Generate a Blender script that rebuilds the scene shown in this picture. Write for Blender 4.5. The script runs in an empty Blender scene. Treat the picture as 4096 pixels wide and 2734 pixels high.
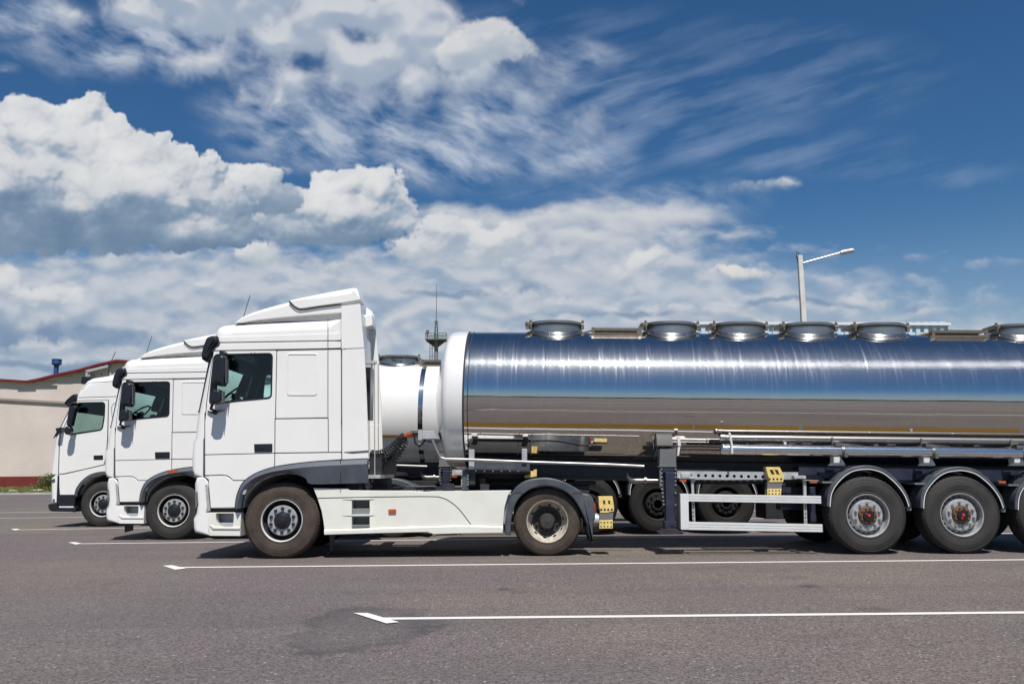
import bpy, bmesh, math, random
from mathutils import Vector, Matrix, Euler
random.seed(7)
S = bpy.context.scene
C = S.collection
# ---------------------------------------------------------------- camera
PITCH = math.radians(8.5); ROLL = -0.0096; FPX = 3480.0; CAMH = 1.131
cd = bpy.data.cameras.new('camera'); cam = bpy.data.objects.new('camera', cd); C.objects.link(cam)
CR = Matrix.Rotation(math.pi/2 + PITCH, 3, 'X') @ Matrix.Rotation(ROLL, 3, 'Z')
CO = Vector((0, 0, CAMH))
cam.matrix_world = Matrix.Translation(CO) @ CR.to_4x4()
cd.sensor_width = 36.0; cd.lens = 36.0*FPX/4096.0; cd.clip_start = 0.1; cd.clip_end = 6000
S.camera = cam
# ---------------------------------------------------------------- light
SUN_EL = math.radians(60.0); SUN_X = 0.075
sd = bpy.data.lights.new('sun', 'SUN'); sd.energy = 5.0; sd.angle = math.radians(0.53); sd.color = (1.0, 0.955, 0.89)
sun = bpy.data.objects.new('sun', sd); C.objects.link(sun)
to_sun = Vector((SUN_X, -math.cos(SUN_EL), math.sin(SUN_EL))).normalized()
sun.rotation_euler = to_sun.to_track_quat('Z', 'Y').to_euler(); sun.location = (0, -20, 40)
S.view_settings.view_transform = 'Standard'; S.view_settings.look = 'None'
S.view_settings.exposure = 0.12; S.view_settings.gamma = 1.0
S.cycles.max_bounces = 8; S.cycles.glossy_bounces = 5; S.cycles.transparent_max_bounces = 12
S.cycles.sample_clamp_indirect = 6.0
w = bpy.data.worlds.new('World'); S.world = w; w.use_nodes = True; wn = w.node_tree
import numpy as np
def make_clouds(NX=1800, NY=780):
    """procedural clouds over the front of the sky: azimuth -0.75..0.75 rad, elevation -0.01..0.63 rad -> RGBA"""
    AZ0, AZ1, EL0, EL1 = -0.75, 0.75, -0.01, 0.63
    az, el = np.meshgrid(np.linspace(AZ0, AZ1, NX, dtype=np.float32), np.linspace(EL1, EL0, NY, dtype=np.float32))
    # flat chart used to place the clouds (looking 8.5 degrees up), 3480 units per radian at its centre
    p = np.float32(np.radians(8.5)); dx = np.sin(az)*np.cos(el); dy = np.cos(az)*np.cos(el); dz = np.sin(el)
    fw = dy*np.cos(p)+dz*np.sin(p); up = -dy*np.sin(p)+dz*np.cos(p)
    X = 2048+3480*dx/fw; Y = 1367-3480*up/fw; Y = Y-0.0096*(X-2048)
    def hsh(ix, iy, s):
        h = (ix.astype(np.int64)*374761393+iy.astype(np.int64)*668265263+s*974711) & 0x7fffffff
        h = ((h ^ (h >> 13))*1274126177) & 0x7fffffff
        return ((h ^ (h >> 16)) & 0xffff).astype(np.float32)/65535
    NT = 2048
    def tile(beta, seed):
        r = np.random.RandomState(seed); f = np.fft.fftfreq(NT)*NT; f = np.sqrt(f[:, None]**2+(np.fft.rfftfreq(NT)*NT)[None, :]**2)
        amp = np.where(f > 11, 1/np.maximum(f, 1)**beta, 0); z = np.fft.irfft2(amp*np.exp(2j*np.pi*r.rand(*amp.shape)), s=(NT, NT)); return (z/z.std()).astype(np.float32)
    tiles = [tile(2.0, 1), tile(1.72, 2)]
    def fbm(x, y, sc, octv, s, g=.5, lac=2.03):
        T = tiles[0] if g < .56 else tiles[1]; k = NT/16/sc
        u = x*k+(s*613.7) % NT; v = y*k+(s*317.3) % NT; iu = np.floor(u); iv = np.floor(v); fu = (u-iu).astype(np.float32); fv = (v-iv).astype(np.float32)
        iu = iu.astype(np.int32) & (NT-1); iv = iv.astype(np.int32) & (NT-1); ju = (iu+1) & (NT-1); jv = (iv+1) & (NT-1)
        a = T[iv, iu]; a = a+(T[iv, ju]-a)*fu; b = T[jv, iu]; b = b+(T[jv, ju]-b)*fu; return (a+(b-a)*fv)*.27
    def lumps(x, y, sc, s):
        """round-topped puffs: height of the nearest sphere"""
        x = x/sc; y = y/sc; ix = np.floor(x).astype(np.int32); iy = np.floor(y).astype(np.int32); best = np.zeros_like(x)
        x_lo, y_lo = int(ix.min())-1, int(iy.min())-1; w_, h_ = int(ix.max())-x_lo+2, int(iy.max())-y_lo+2
        gx, gy = np.meshgrid(np.arange(w_)+x_lo, np.arange(h_)+y_lo); px_ = (gx+hsh(gx, gy, s)).astype(np.float32); py_ = (gy+hsh(gx, gy, s+1)).astype(np.float32); rr = (.55+.5*hsh(gx, gy, s+2)); r2 = (rr*rr).astype(np.float32)
        for a in (-1, 0, 1):
            for b in (-1, 0, 1):
                jx = ix+a-x_lo; jy = iy+b-y_lo
                best = np.maximum(best, r2[jy, jx]-(x-px_[jy, jx])**2-(y-py_[jy, jx])**2)
        return np.sqrt(best)*sc
    def sm(v, a, b):
        t = np.clip((v-a)/(b-a), 0, 1); return t*t*(3-2*t)
    w1 = fbm(X, Y, 420, 4, 3); w2 = fbm(X, Y, 420, 4, 23)
    Xw = X+60*w1; Yw = Y+45*w2
    def dome(lst, x, y):
        """union of half-ellipsoids with flattish bottoms: returns signed closeness and height"""
        c = None; 
        for cx, cy, rx, ry in lst:
            yy = (y-cy)/ry; d = 1-np.sqrt(((x-cx)/rx)**2+yy*yy); d = d*min(rx, ry)
            if c is None: c = d
            else:
                k = 25.; h = np.clip(.5+.5*(d-c)/k, 0, 1); c = c+(d-c)*h+k*h*(1-h)
        return c
    rgb = np.zeros(X.shape+(3,), np.float32); A = np.zeros(X.shape, np.float32)
    def over(c, a):
        nonlocal rgb, A
        rgb = c*a[..., None]+rgb*(1-a[..., None]); A = a+A*(1-a)
    def ramp(s, cols):
        xs = [q[0] for q in cols]; return np.stack([np.interp(s, xs, [q[1][k] for q in cols]) for k in range(3)], -1).astype(np.float32)
    def shade_n(H, lx, ly, lz, bump=1.0):
        gy, gx = np.gradient(H); k = .34*bump   # about 2.9 chart units per pixel
        nx, ny, nz = -gx*k, -gy*k, np.ones_like(H); n = np.sqrt(nx*nx+ny*ny+1); return (nx*lx+ny*ly+nz*lz)/n
    def blur(a, n):
        for _ in range(2):
            for ax in (0, 1):
                c = np.cumsum(np.concatenate([np.repeat(np.take(a, [0], ax), n, ax), a, np.repeat(np.take(a, [-1], ax), n, ax)], ax), ax)
                if ax == 0: a = (c[2*n:]-c[:-2*n])/(2*n)
                else: a = (c[:, 2*n:]-c[:, :-2*n])/(2*n)
        return a
    n_f = fbm(X+30*w2, Y, 160, 7, 51, .55); n_g = fbm(X, Y+40*w1, 330, 6, 71, .5)
    # ---------------- thin streaks, right hand fan and middle
    th = np.radians(-17); u = X*np.cos(th)+Y*np.sin(th); v = -X*np.sin(th)+Y*np.cos(th); v = v+14*w1
    s1 = fbm(u, v*9, 1300, 7, 101, .5); s1b = fbm(u, v*18, 1500, 6, 111, .6)
    f = np.zeros_like(X)
    for cx, cy, rx, ry, k in ((2500, 420, 800, 330, .8), (2300, 640, 560, 230, .95), (3100, 300, 900, 260, .50), (3050, 600, 760, 150, .6), (3650, 680, 560, 80, .45), (2850, 520, 600, 200, .55), (2300, 100, 900, 120, .35)):
        f = np.maximum(f, k*sm(1-np.sqrt(((Xw-cx)/rx)**2+((Yw-cy)/ry)**2), 0, .75))
    s1c = fbm(u, v*3.2, 460, 7, 121, .52); a = f*np.clip(.26+.55*s1+.30*s1b+.55*s1c, 0, 1); over(np.array([.36, .46, .64], np.float32)+np.zeros_like(rgb), np.clip(a*.72, 0, .7))
    th = np.radians(22); u = X*np.cos(th)+Y*np.sin(th); v = -X*np.sin(th)+Y*np.cos(th)+26*w2
    s2 = fbm(u, v*3.2, 420, 8, 131, .60); s2b = fbm(u+50*w1, v*5, 150, 6, 141, .6)
    f = np.zeros_like(X)
    for cx, cy, rx, ry, k in ((1350, 520, 620, 230, 1), (1750, 620, 520, 190, .95), (650, 180, 760, 190, .9), (150, 60, 420, 120, .8), (1980, 480, 380, 260, .85), (2200, 600, 420, 180, .75), (2300, 260, 220, 160, .5), (1150, 420, 420, 200, .9), (100, 190, 200, 60, .3), (2650, 800, 520, 110, .6)):
        f = np.maximum(f, k*sm(1-np.sqrt(((Xw-cx)/rx)**2+((Yw-cy)/ry)**2), 0, .7))
    s2c = fbm(u+40*w1, v*1.9, 300, 6, 151, .5); a = f*np.clip(.52+.38*s2+.16*s2b+.75*s2c, 0, 1); t = np.clip(.45+.5*s2+.7*s2c, 0, 1)[..., None]
    over(np.array([.34, .44, .61], np.float32)*(1-t)+np.array([.53, .59, .69], np.float32)*t, np.clip(a, 0, .9))
    # ---------------- soft layer clouds (fuzzy, mild shading)
    def soft(lst, edge, amp, lo, hi, am, s0, seed, namp=1., gl=.55, ys=1.):
        nz = fbm(X+40*w2, Y*ys+30*w1, 210, 7, seed, .52)
        c = dome(lst, Xw, Yw)+nz*amp; a = sm(c, 0, edge)*am
        H = blur(np.clip(c, 0, 260)+nz*60*namp, 5); l = shade_n(H, -.05, -.80, .6, gl)
        s = .5+.52*np.tanh((s0+(l-.6)*.9+nz*.34*namp+.12*n_f-.5)*1.7); over(ramp(s, [(0, lo), (.5, tuple((a_+b_)/2 for a_, b_ in zip(lo, hi))), (1, hi)]), a)
    a = sm(Yw+.10*X*0, 980, 1280)*sm(-(Xw+.8*(1400-Y)*0), -3900, -2500)*.86; t = np.clip(.5+1.1*fbm(X, Y*2.6, 300, 6, 195, .52), 0, 1)[..., None]
    over(np.array([.33, .42, .55], np.float32)*(1-t)+np.array([.56, .60, .67], np.float32)*t, a)
    a = sm(Yw, 1150, 1420)*.55; over(np.array([.46, .53, .63], np.float32)+np.zeros_like(rgb), a)
    # deck over the horizon: several long banks one behind another
    soft([(900, 1250, 1900, 330), (2300, 1150, 900, 330), (3000, 1250, 1100, 170), (2300, 1400, 2600, 120), (3900, 1340, 700, 110)], 170, 90, (.31, .41, .54), (.64, .665, .71), .93, .56, 201, 1.5, .35, 1.9)
    th = np.radians(3); 
    soft([(2150, 880, 620, 80), (2560, 880, 480, 78), (1850, 850, 300, 60), (2900, 930, 260, 38), (2350, 960, 560, 60)], 60, 22, (.44, .49, .58), (.70, .72, .745), .95, .62, 211, .5, .5, 2.4)
    soft([(2650, 1180, 520, 60), (3150, 1000, 520, 34), (3350, 1130, 460, 60), (3900, 1060, 300, 30), (3000, 1215, 560, 40), (3700, 1220, 420, 40)], 70, 40, (.34, .43, .57), (.60, .645, .71), .75, .55, 221, .8, .6, 2.4)
    soft([(1700, 1010, 420, 50), (2250, 1060, 500, 40), (400, 1150, 700, 26), (1300, 1130, 600, 30), (700, 1370, 700, 30), (1850, 1290, 500, 34)], 60, 60, (.34, .43, .55), (.70, .715, .745), .85, .56, 231, 1.4, .4, 2.2)
    for cx, cy, rx, ry in ((330, 1350, 500, 50), (1150, 1245, 480, 34), (1900, 1170, 360, 24), (60, 1330, 200, 90), (2450, 1255, 420, 20), (250, 1470, 700, 24), (3300, 1215, 500, 16)):
        a = sm(1-np.sqrt(((Xw-cx)/rx)**2+((Yw-cy)/ry)**2)+.5*n_f, -.1, .8)*.80; over(np.array([.20, .30, .45], np.float32)+np.zeros_like(rgb), a)
    # high grey-white billows at the top
    soft([(900, -60, 480, 260), (1500, -120, 700, 160), (1260, 130, 330, 150), (1500, 240, 300, 150), (1640, 90, 260, 170), (1190, 330, 190, 90), (860, 230, 260, 80), (1700, 300, 200, 110), (540, 60, 330, 80), (1950, 220, 220, 120), (1030, 370, 110, 60), (1500, 300, 330, 110), (1380, 60, 300, 140), (1750, 200, 300, 120)], 85, 62, (.36, .44, .56), (.70, .72, .755), .96, .60, 241, .9, 1.0)
    soft([(1900, 330, 330, 90), (2130, 420, 200, 110), (1700, 420, 200, 60), (2350, 500, 130, 90), (1350, 420, 240, 60)], 130, 80, (.34, .43, .57), (.56, .61, .69), .6, .5, 251, .9, .8)
    # ---------------- heaped clouds
    L1 = lumps(X+25*w1+18*n_f, Y+25*w2, 150, 301); L2 = lumps(X+22*n_f, Y+16*w1, 66, 311); L3 = lumps(X+14*n_f+300, Y, 30, 321); L4 = lumps(X+8*n_f, Y+700, 14, 331)
    Hb = L1*.62+L2*.55+L3*.5+L4*.42
    W_ = (.80, .805, .815); Lg = (.58, .615, .665); Mg = (.34, .42, .53); Dg = (.13, .215, .34)
    def heap(lst, base, depth, seed, crisp=14., amp=1., am=1., cols=((0, Dg), (.22, (.22, .31, .43)), (.42, Mg), (.66, Lg), (.90, (.73, .745, .765)), (1.02, (.84, .84, .845))), fb=26, light=(-.22, -.62, .75), dk=1., fine=1., lobes=()):
        nz = fbm(X, Y, 120, 6, seed, .5)
        c0 = dome(lst, X+22*w1, Y+18*w2); c = c0+(Hb-62)*.74*amp+(L3*.5+L4*.6-14)*.9*amp+nz*fb
        edge = crisp*(1+1.2*sm(nz, .1, .6)+5*sm(Y, base-60, base+30)); a = sm(c, 0, edge)*am
        H = np.sqrt(np.clip(c, 0, None)+1)*13+Hb*.62*fine+nz*16
        l = shade_n(blur(H, 2), *light, 1.0); l2 = shade_n(blur(H, 12), *light, 1.6)
        d = np.clip((base-Y-80*w2-50*w1)/depth, 0, 1)
        big = fbm(X+30*w1, Y*1.5, 240, 5, seed+5, .5); dd = d*d*(3-2*d)
        s = .19+.40*dd+(.74*(l2-.48)+.34*(l-.48))*(.16+.84*dd)+.14*sm(-c, -60, 0)*dd+.42*big*(.45+.55*dd)+nz*.10
        for cx, cy, rx, ry, k in lobes: s = s+k*sm(1-np.sqrt(((X+90*w1+60*n_f-cx)/rx)**2+((Y+70*w2+45*n_f-cy)/ry)**2), -.15, .9)
        s = .5+.52*np.tanh((s-.5)*1.55); over(ramp(np.clip(s, 0, 1), cols), a)
    bright = ((0, (.36, .44, .55)), (.35, (.50, .555, .62)), (.65, (.66, .68, .715)), (1., (.79, .785, .78)))
    heap([(2610, 1035, 95, 58), (2480, 1110, 75, 42)], 1120, 120, 401, 22, .40, .85, bright, 14)
    heap([(2975, 1100, 110, 22), (2940, 1080, 60, 28)], 1120, 60, 411, 8, .22, .95, ((0, (.55, .58, .61)), (1., (.80, .78, .745))), 10, fine=.7)
    heap([(3140, 738, 60, 26), (3045, 752, 70, 22), (2920, 770, 70, 16)], 780, 60, 421, 22, .3, .72, bright, 12)
    heap([(1960, 990, 150, 70), (2040, 950, 90, 60), (1800, 930, 150, 70), (1690, 990, 120, 50), (1830, 1060, 200, 30)], 1100, 190, 431, 26, .55, .92, bright, 24)
    heap([(1010, 1010, 80, 60), (1060, 1040, 90, 40)], 1070, 120, 435, 20, .4, .9, bright, 20)
    heap([(150, 1200, 130, 46), (560, 1300, 80, 18), (230, 1170, 80, 30), (20, 1130, 60, 60)], 1260, 100, 441, 22, .4, .85, bright, 18)
    heap([(1990, 1180, 150, 40), (2080, 1200, 110, 40), (3500, 1240, 80, 40), (3330, 1235, 120, 24), (3420, 1210, 50, 24), (1700, 1370, 130, 40), (2000, 1300, 240, 30)], 1260, 110, 451, 34, .5, .62, bright, 24)
    heap([(120, 1390, 150, 30), (430, 1420, 110, 24), (760, 1330, 120, 22), (1200, 1130, 160, 40), (1300, 1080, 90, 34), (2330, 1230, 160, 30), (2760, 1240, 180, 26)], 1460, 120, 455, 34, .5, .6, bright, 26)
    heap([(35, 285, 40, 18)], 330, 60, 461, 40, .3, .5, bright, 14)
    heap([(1990, 170, 150, 90), (2090, 180, 70, 60), (1870, 200, 120, 80)], 330, 260, 471, 26, .40, .85, bright, 16, fine=.6)
    heap([(1420, 735, 150, 55), (1530, 765, 90, 80), (1320, 760, 90, 50), (1240, 840, 190, 85), (1420, 860, 230, 90), (1280, 900, 260, 75), (1560, 850, 60, 70)], 1010, 250, 501, 12, .52, 1., fb=18, lobes=((1400, 985, 290, 60, -.22), (1530, 940, 150, 60, -.20), (1300, 860, 110, 40, -.12), (1140, 900, 110, 45, .22), (1400, 720, 160, 60, .25), (1500, 760, 90, 50, .18), (1390, 830, 150, 40, -.14)))
    heap([(980, 690, 110, 30), (1060, 700, 90, 22), (900, 760, 260, 80), (1080, 800, 140, 60)], 900, 220, 511, 12, .40, 1., fb=16)
    heap([(90, 560, 250, 150), (350, 455, 72, 66), (440, 530, 70, 70), (330, 620, 170, 170), (560, 640, 130, 110), (700, 680, 120, 90), (820, 700, 90, 60), (850, 655, 26, 24), (660, 560, 26, 24), (400, 800, 470, 190), (40, 760, 420, 240), (750, 830, 240, 110), (860, 900, 130, 80), (600, 930, 400, 70), (100, 940, 400, 80)], 1065, 420, 521, 10, .62, 1., fb=18, lobes=((100, 740, 260, 110, -.34), (0, 880, 420, 140, -.14), (520, 1000, 700, 90, -.22), (860, 1010, 260, 70, -.22), (330, 940, 300, 80, -.10), (300, 830, 90, 50, .22), (480, 700, 130, 130, .16), (760, 850, 110, 60, .30), (620, 830, 60, 50, -.15), (780, 740, 120, 60, -.16), (950, 830, 110, 60, -.12), (340, 470, 120, 110, .25), (440, 560, 90, 90, .18), (100, 500, 200, 80, .22), (440, 760, 150, 40, .1)))
    return rgb, A, (AZ0, AZ1, EL0, EL1)

def _sky():
    N = wn.nodes.new; L = wn.links.new; K_ = 0.1; kk = .87/K_
    def lk(v, s):
        if hasattr(v, 'links'): L(v, s)
        else: s.default_value = v
    def mth(op, a, b=None):
        q = N('ShaderNodeMath'); q.operation = op
        for i, v in enumerate((a, b)):
            if v is not None: lk(v, q.inputs[i])
        return q.outputs[0]
    geo = N('ShaderNodeTexCoord').outputs['Generated']
    sp = N('ShaderNodeSeparateXYZ'); L(geo, sp.inputs[0])
    az = mth('ARCTAN2', sp.outputs['X'], sp.outputs['Y']); el = mth('ARCSINE', sp.outputs['Z'])
    sky = N('ShaderNodeTexSky'); sky.sky_type = 'NISHITA'; sky.sun_disc = False; sky.sun_elevation = SUN_EL; sky.sun_rotation = math.pi
    sky.air_density = 1.0; sky.dust_density = 0.3; sky.ozone_density = 2.0
    hs = N('ShaderNodeHueSaturation'); hs.inputs['Saturation'].default_value = 1.2; L(sky.outputs[0], hs.inputs['Color'])
    tint = N('ShaderNodeMix'); tint.data_type = 'RGBA'; tint.blend_type = 'MULTIPLY'; tint.inputs['Factor'].default_value = 1; L(hs.outputs[0], tint.inputs['A']); tint.inputs['B'].default_value = (.43, .60, .70, 1)
    hz = N('ShaderNodeMapRange'); hz.interpolation_type = 'SMOOTHERSTEP'; L(el, hz.inputs['Value']); hz.inputs['From Min'].default_value = .32; hz.inputs['From Max'].default_value = -.03; hz.inputs['To Max'].default_value = .9
    pale = N('ShaderNodeMix'); pale.data_type = 'RGBA'; L(hz.outputs[0], pale.inputs['Factor']); L(tint.outputs['Result'], pale.inputs['A']); pale.inputs['B'].default_value = (.33/K_, .42/K_, .50/K_, 1)
    c, A, (a0, a1, e0, e1) = make_clouds()
    H, W = A.shape; px = np.zeros((H, W, 4), np.float32); px[..., :3] = c[::-1]; px[..., 3] = A[::-1]
    im = bpy.data.images.new('clouds', W, H, alpha=True, float_buffer=True); im.colorspace_settings.name = 'Non-Color'; im.alpha_mode = 'CHANNEL_PACKED'
    im.pixels.foreach_set(px.ravel()); im.update(); im.pack()
    t = N('ShaderNodeTexImage'); t.image = im; t.extension = 'CLIP'; t.interpolation = 'Linear'
    cb = N('ShaderNodeCombineXYZ'); L(mth('DIVIDE', mth('SUBTRACT', az, a0), a1-a0), cb.inputs[0]); L(mth('DIVIDE', mth('SUBTRACT', el, e0), e1-e0), cb.inputs[1]); L(cb.outputs[0], t.inputs['Vector'])
    mx = N('ShaderNodeMix'); mx.data_type = 'RGBA'; L(t.outputs['Alpha'], mx.inputs['Factor']); L(pale.outputs['Result'], mx.inputs['A']); mx.inputs['B'].default_value = (0, 0, 0, 1)
    ad = N('ShaderNodeVectorMath'); ad.operation = 'MULTIPLY_ADD'; L(t.outputs['Color'], ad.inputs[0]); ad.inputs[1].default_value = (kk, kk, kk); L(mx.outputs['Result'], ad.inputs[2])
    bg = wn.nodes['Background']; L(ad.outputs[0], bg.inputs[0]); bg.inputs[1].default_value = K_
_sky()
w.cycles.sampling_method = 'MANUAL'; w.cycles.sample_map_resolution = 512

# ---------------------------------------------------------------- helpers
def rgb(*c):
    return tuple(c) + (1.0,)
def mat(name, col, rough=0.5, metal=0.0, coat=0.0, noise=0.0, nscale=4.0, bump=0.0, bscale=200.0, spec=0.5, dirt=None, ds=2.0, da=0.5):
    m = bpy.data.materials.new(name); m.use_nodes = True
    nt = m.node_tree; b = nt.nodes['Principled BSDF']
    b.inputs['Base Color'].default_value = rgb(*col); b.inputs['Roughness'].default_value = rough
    b.inputs['Metallic'].default_value = metal; b.inputs['Coat Weight'].default_value = coat
    b.inputs['Coat Roughness'].default_value = 0.05
    b.inputs['Specular IOR Level'].default_value = spec
    tc = nt.nodes.new('ShaderNodeTexCoord')
    if noise > 0 or dirt:
        n = nt.nodes.new('ShaderNodeTexNoise'); n.inputs['Scale'].default_value = nscale if not dirt else ds
        n.inputs['Detail'].default_value = 6; n.inputs['Roughness'].default_value = 0.62
        nt.links.new(tc.outputs['Object'], n.inputs['Vector'])
        mx = nt.nodes.new('ShaderNodeMix'); mx.data_type = 'RGBA'
        mr = nt.nodes.new('ShaderNodeMapRange'); mr.inputs['From Min'].default_value = 0.38; mr.inputs['From Max'].default_value = 0.72
        nt.links.new(n.outputs['Fac'], mr.inputs['Value'])
        if dirt:
            mr.inputs['To Max'].default_value = da
            mx.inputs['A'].default_value = rgb(*col); mx.inputs['B'].default_value = rgb(*dirt)
        else:
            mx.inputs['A'].default_value = rgb(*[c*(1-noise) for c in col]); mx.inputs['B'].default_value = rgb(*[min(1, c*(1+noise)) for c in col])
        nt.links.new(mr.outputs['Result'], mx.inputs['Factor'])
        nt.links.new(mx.outputs['Result'], b.inputs['Base Color'])
        mr2 = nt.nodes.new('ShaderNodeMapRange'); mr2.inputs['To Min'].default_value = rough*0.8; mr2.inputs['To Max'].default_value = min(1, rough*1.3)
        nt.links.new(n.outputs['Fac'], mr2.inputs['Value']); nt.links.new(mr2.outputs['Result'], b.inputs['Roughness'])
    if bump > 0:
        n2 = nt.nodes.new('ShaderNodeTexNoise'); n2.inputs['Scale'].default_value = bscale; n2.inputs['Detail'].default_value = 4
        nt.links.new(tc.outputs['Object'], n2.inputs['Vector'])
        bp = nt.nodes.new('ShaderNodeBump'); bp.inputs['Strength'].default_value = bump; bp.inputs['Distance'].default_value = 0.02
        nt.links.new(n2.outputs['Fac'], bp.inputs['Height']); nt.links.new(bp.outputs['Normal'], b.inputs['Normal'])
    return m
M = {}
M['white'] = mat('white_paint', (0.80, 0.79, 0.765), 0.3, coat=0.35, dirt=(0.60, 0.58, 0.53), ds=1.3, da=0.22)
M['cream'] = mat('cream_plastic', (0.735, 0.735, 0.665), 0.38, coat=0.2, dirt=(0.55, 0.52, 0.44), ds=2.2, da=0.35)
M['under_white'] = mat('body_shell', (0.45, 0.45, 0.44), 0.5)
M['seam'] = mat('seam_shadow', (0.02, 0.02, 0.022), 0.8)
M['grey'] = mat('grey_plastic', (0.082, 0.093, 0.113), 0.5, noise=0.15, nscale=6)
M['greyblue'] = mat('grey_blue_plastic', (0.05, 0.06, 0.075), 0.42, dirt=(0.16, 0.16, 0.15), ds=7, da=0.45)
M['black'] = mat('black_plastic', (0.012, 0.013, 0.018), 0.35, bump=0.05, bscale=300)
M['black_g'] = mat('black_gloss', (0.01, 0.011, 0.016), 0.16, coat=0.4)
M['chassis'] = mat('chassis_black', (0.012, 0.014, 0.02), 0.55, dirt=(0.05, 0.045, 0.04), ds=5, da=0.6)
M['navy'] = mat('navy_steel', (0.014, 0.019, 0.042), 0.4, dirt=(0.05, 0.05, 0.055), ds=6, da=0.5)
M['rubber_brown'] = mat('dusty_rubber', (0.040, 0.030, 0.023), 0.85, dirt=(0.088, 0.066, 0.050), ds=5, da=0.85, bump=0.25, bscale=120)
M['rubber_dark'] = mat('dark_rubber', (0.007, 0.007, 0.007), 0.75, dirt=(0.013, 0.012, 0.011), ds=4, da=0.7)  # darker rubber, for the rear trailers and some far-side wheels
M['rubber'] = mat('tyre_rubber', (0.020, 0.019, 0.018), 0.7, dirt=(0.048, 0.042, 0.038), ds=4, da=0.7, bump=0.2, bscale=120)
M['silver'] = mat('silver_paint', (0.50, 0.51, 0.52), 0.38, metal=0.35, dirt=(0.18, 0.16, 0.13), ds=14, da=0.6)
M['rim_white'] = mat('rim_enamel', (0.52, 0.48, 0.40), 0.5, dirt=(0.22, 0.16, 0.11), ds=12, da=0.75)
M['rim_dark'] = mat('rim_shade_dust', (0.026, 0.025, 0.027), 0.6, dirt=(0.07, 0.055, 0.042), ds=12, da=0.6)  # dust, plus the shade of recessed rim and drive disc put into the colour
M['nut'] = mat('wheel_nut_metal', (0.05, 0.05, 0.052), 0.4, metal=0.5)
M['nut_s'] = mat('wheel_nut_silver', (0.5, 0.5, 0.5), 0.3, metal=0.8)
M['rust'] = mat('rusty_hub', (0.16, 0.085, 0.04), 0.7, dirt=(0.05, 0.03, 0.02), ds=25, da=0.8)
M['red'] = mat('red_plastic', (0.65, 0.03, 0.025), 0.35)
M['redl'] = mat('tail_lens_red', (0.42, 0.015, 0.02), 0.15, coat=0.6)
M['amber'] = mat('amber_lens', (0.42, 0.085, 0.015), 0.2, coat=0.6)
M['yellow'] = mat('yellow_plastic', (0.80, 0.60, 0.20), 0.5, dirt=(0.42, 0.32, 0.13), ds=14, da=0.6)
M['tape'] = mat('yellow_tape', (0.36, 0.19, 0.015), 0.4)
M['alu'] = mat('aluminium', (0.72, 0.72, 0.71), 0.4, metal=0.15, dirt=(0.55, 0.55, 0.53), ds=6, da=0.5)
M['galv'] = mat('galvanised_steel', (0.48, 0.49, 0.50), 0.45, metal=0.3, dirt=(0.30, 0.30, 0.30), ds=9, da=0.6)
M['grey_steel'] = mat('grey_painted_steel', (0.15, 0.15, 0.155), 0.5, noise=0.12)
M['collar'] = mat('dull_drum_steel', (0.36, 0.365, 0.355), 0.36, metal=0.85, dirt=(0.20, 0.20, 0.18), ds=3, da=0.7)
M['pipe'] = mat('steel_pipe', (0.38, 0.37, 0.36), 0.40, metal=0.9, dirt=(0.35, 0.33, 0.3), ds=6, da=0.5)
M['pipe_dark'] = mat('dull_steel_pipe', (0.34, 0.32, 0.30), 0.3, metal=0.9, dirt=(0.16, 0.15, 0.14), ds=5, da=0.6)
M['seat'] = mat('seat_fabric', (0.03, 0.035, 0.045), 0.9)
M['inside'] = mat('cab_lining', (0.035, 0.042, 0.055), 0.85)
M['dash'] = mat('dashboard', (0.02, 0.022, 0.028), 0.7)
M['rustbrown'] = mat('walkway_steel', (0.20, 0.17, 0.135), 0.45, metal=0.5, dirt=(0.12, 0.09, 0.06), ds=20, da=0.7)
M['text'] = mat('number_ink', (0.02, 0.02, 0.02), 0.6)
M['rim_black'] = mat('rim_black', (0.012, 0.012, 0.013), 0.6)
# glass: tinted transparent + fresnel gloss
def glass(name, tint):
    m = bpy.data.materials.new(name); m.use_nodes = True; nt = m.node_tree; nt.nodes.clear()
    o = nt.nodes.new('ShaderNodeOutputMaterial'); t = nt.nodes.new('ShaderNodeBsdfTransparent'); g = nt.nodes.new('ShaderNodeBsdfGlossy')
    t.inputs['Color'].default_value = rgb(*tint); g.inputs['Roughness'].default_value = 0.02
    f = nt.nodes.new('ShaderNodeFresnel'); f.inputs['IOR'].default_value = 1.5; mx = nt.nodes.new('ShaderNodeMixShader')
    ma = nt.nodes.new('ShaderNodeMath'); ma.operation = 'MULTIPLY'; ma.inputs[1].default_value = 1.4
    nt.links.new(f.outputs[0], ma.inputs[0]); nt.links.new(ma.outputs[0], mx.inputs[0])
    nt.links.new(t.outputs[0], mx.inputs[1]); nt.links.new(g.outputs[0], mx.inputs[2]); nt.links.new(mx.outputs[0], o.inputs[0])
    return m
M['glass'] = glass('tinted_glass', (0.60, 0.78, 0.76))
M['glass_dark'] = glass('dark_visor', (0.05, 0.055, 0.07))
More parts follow.
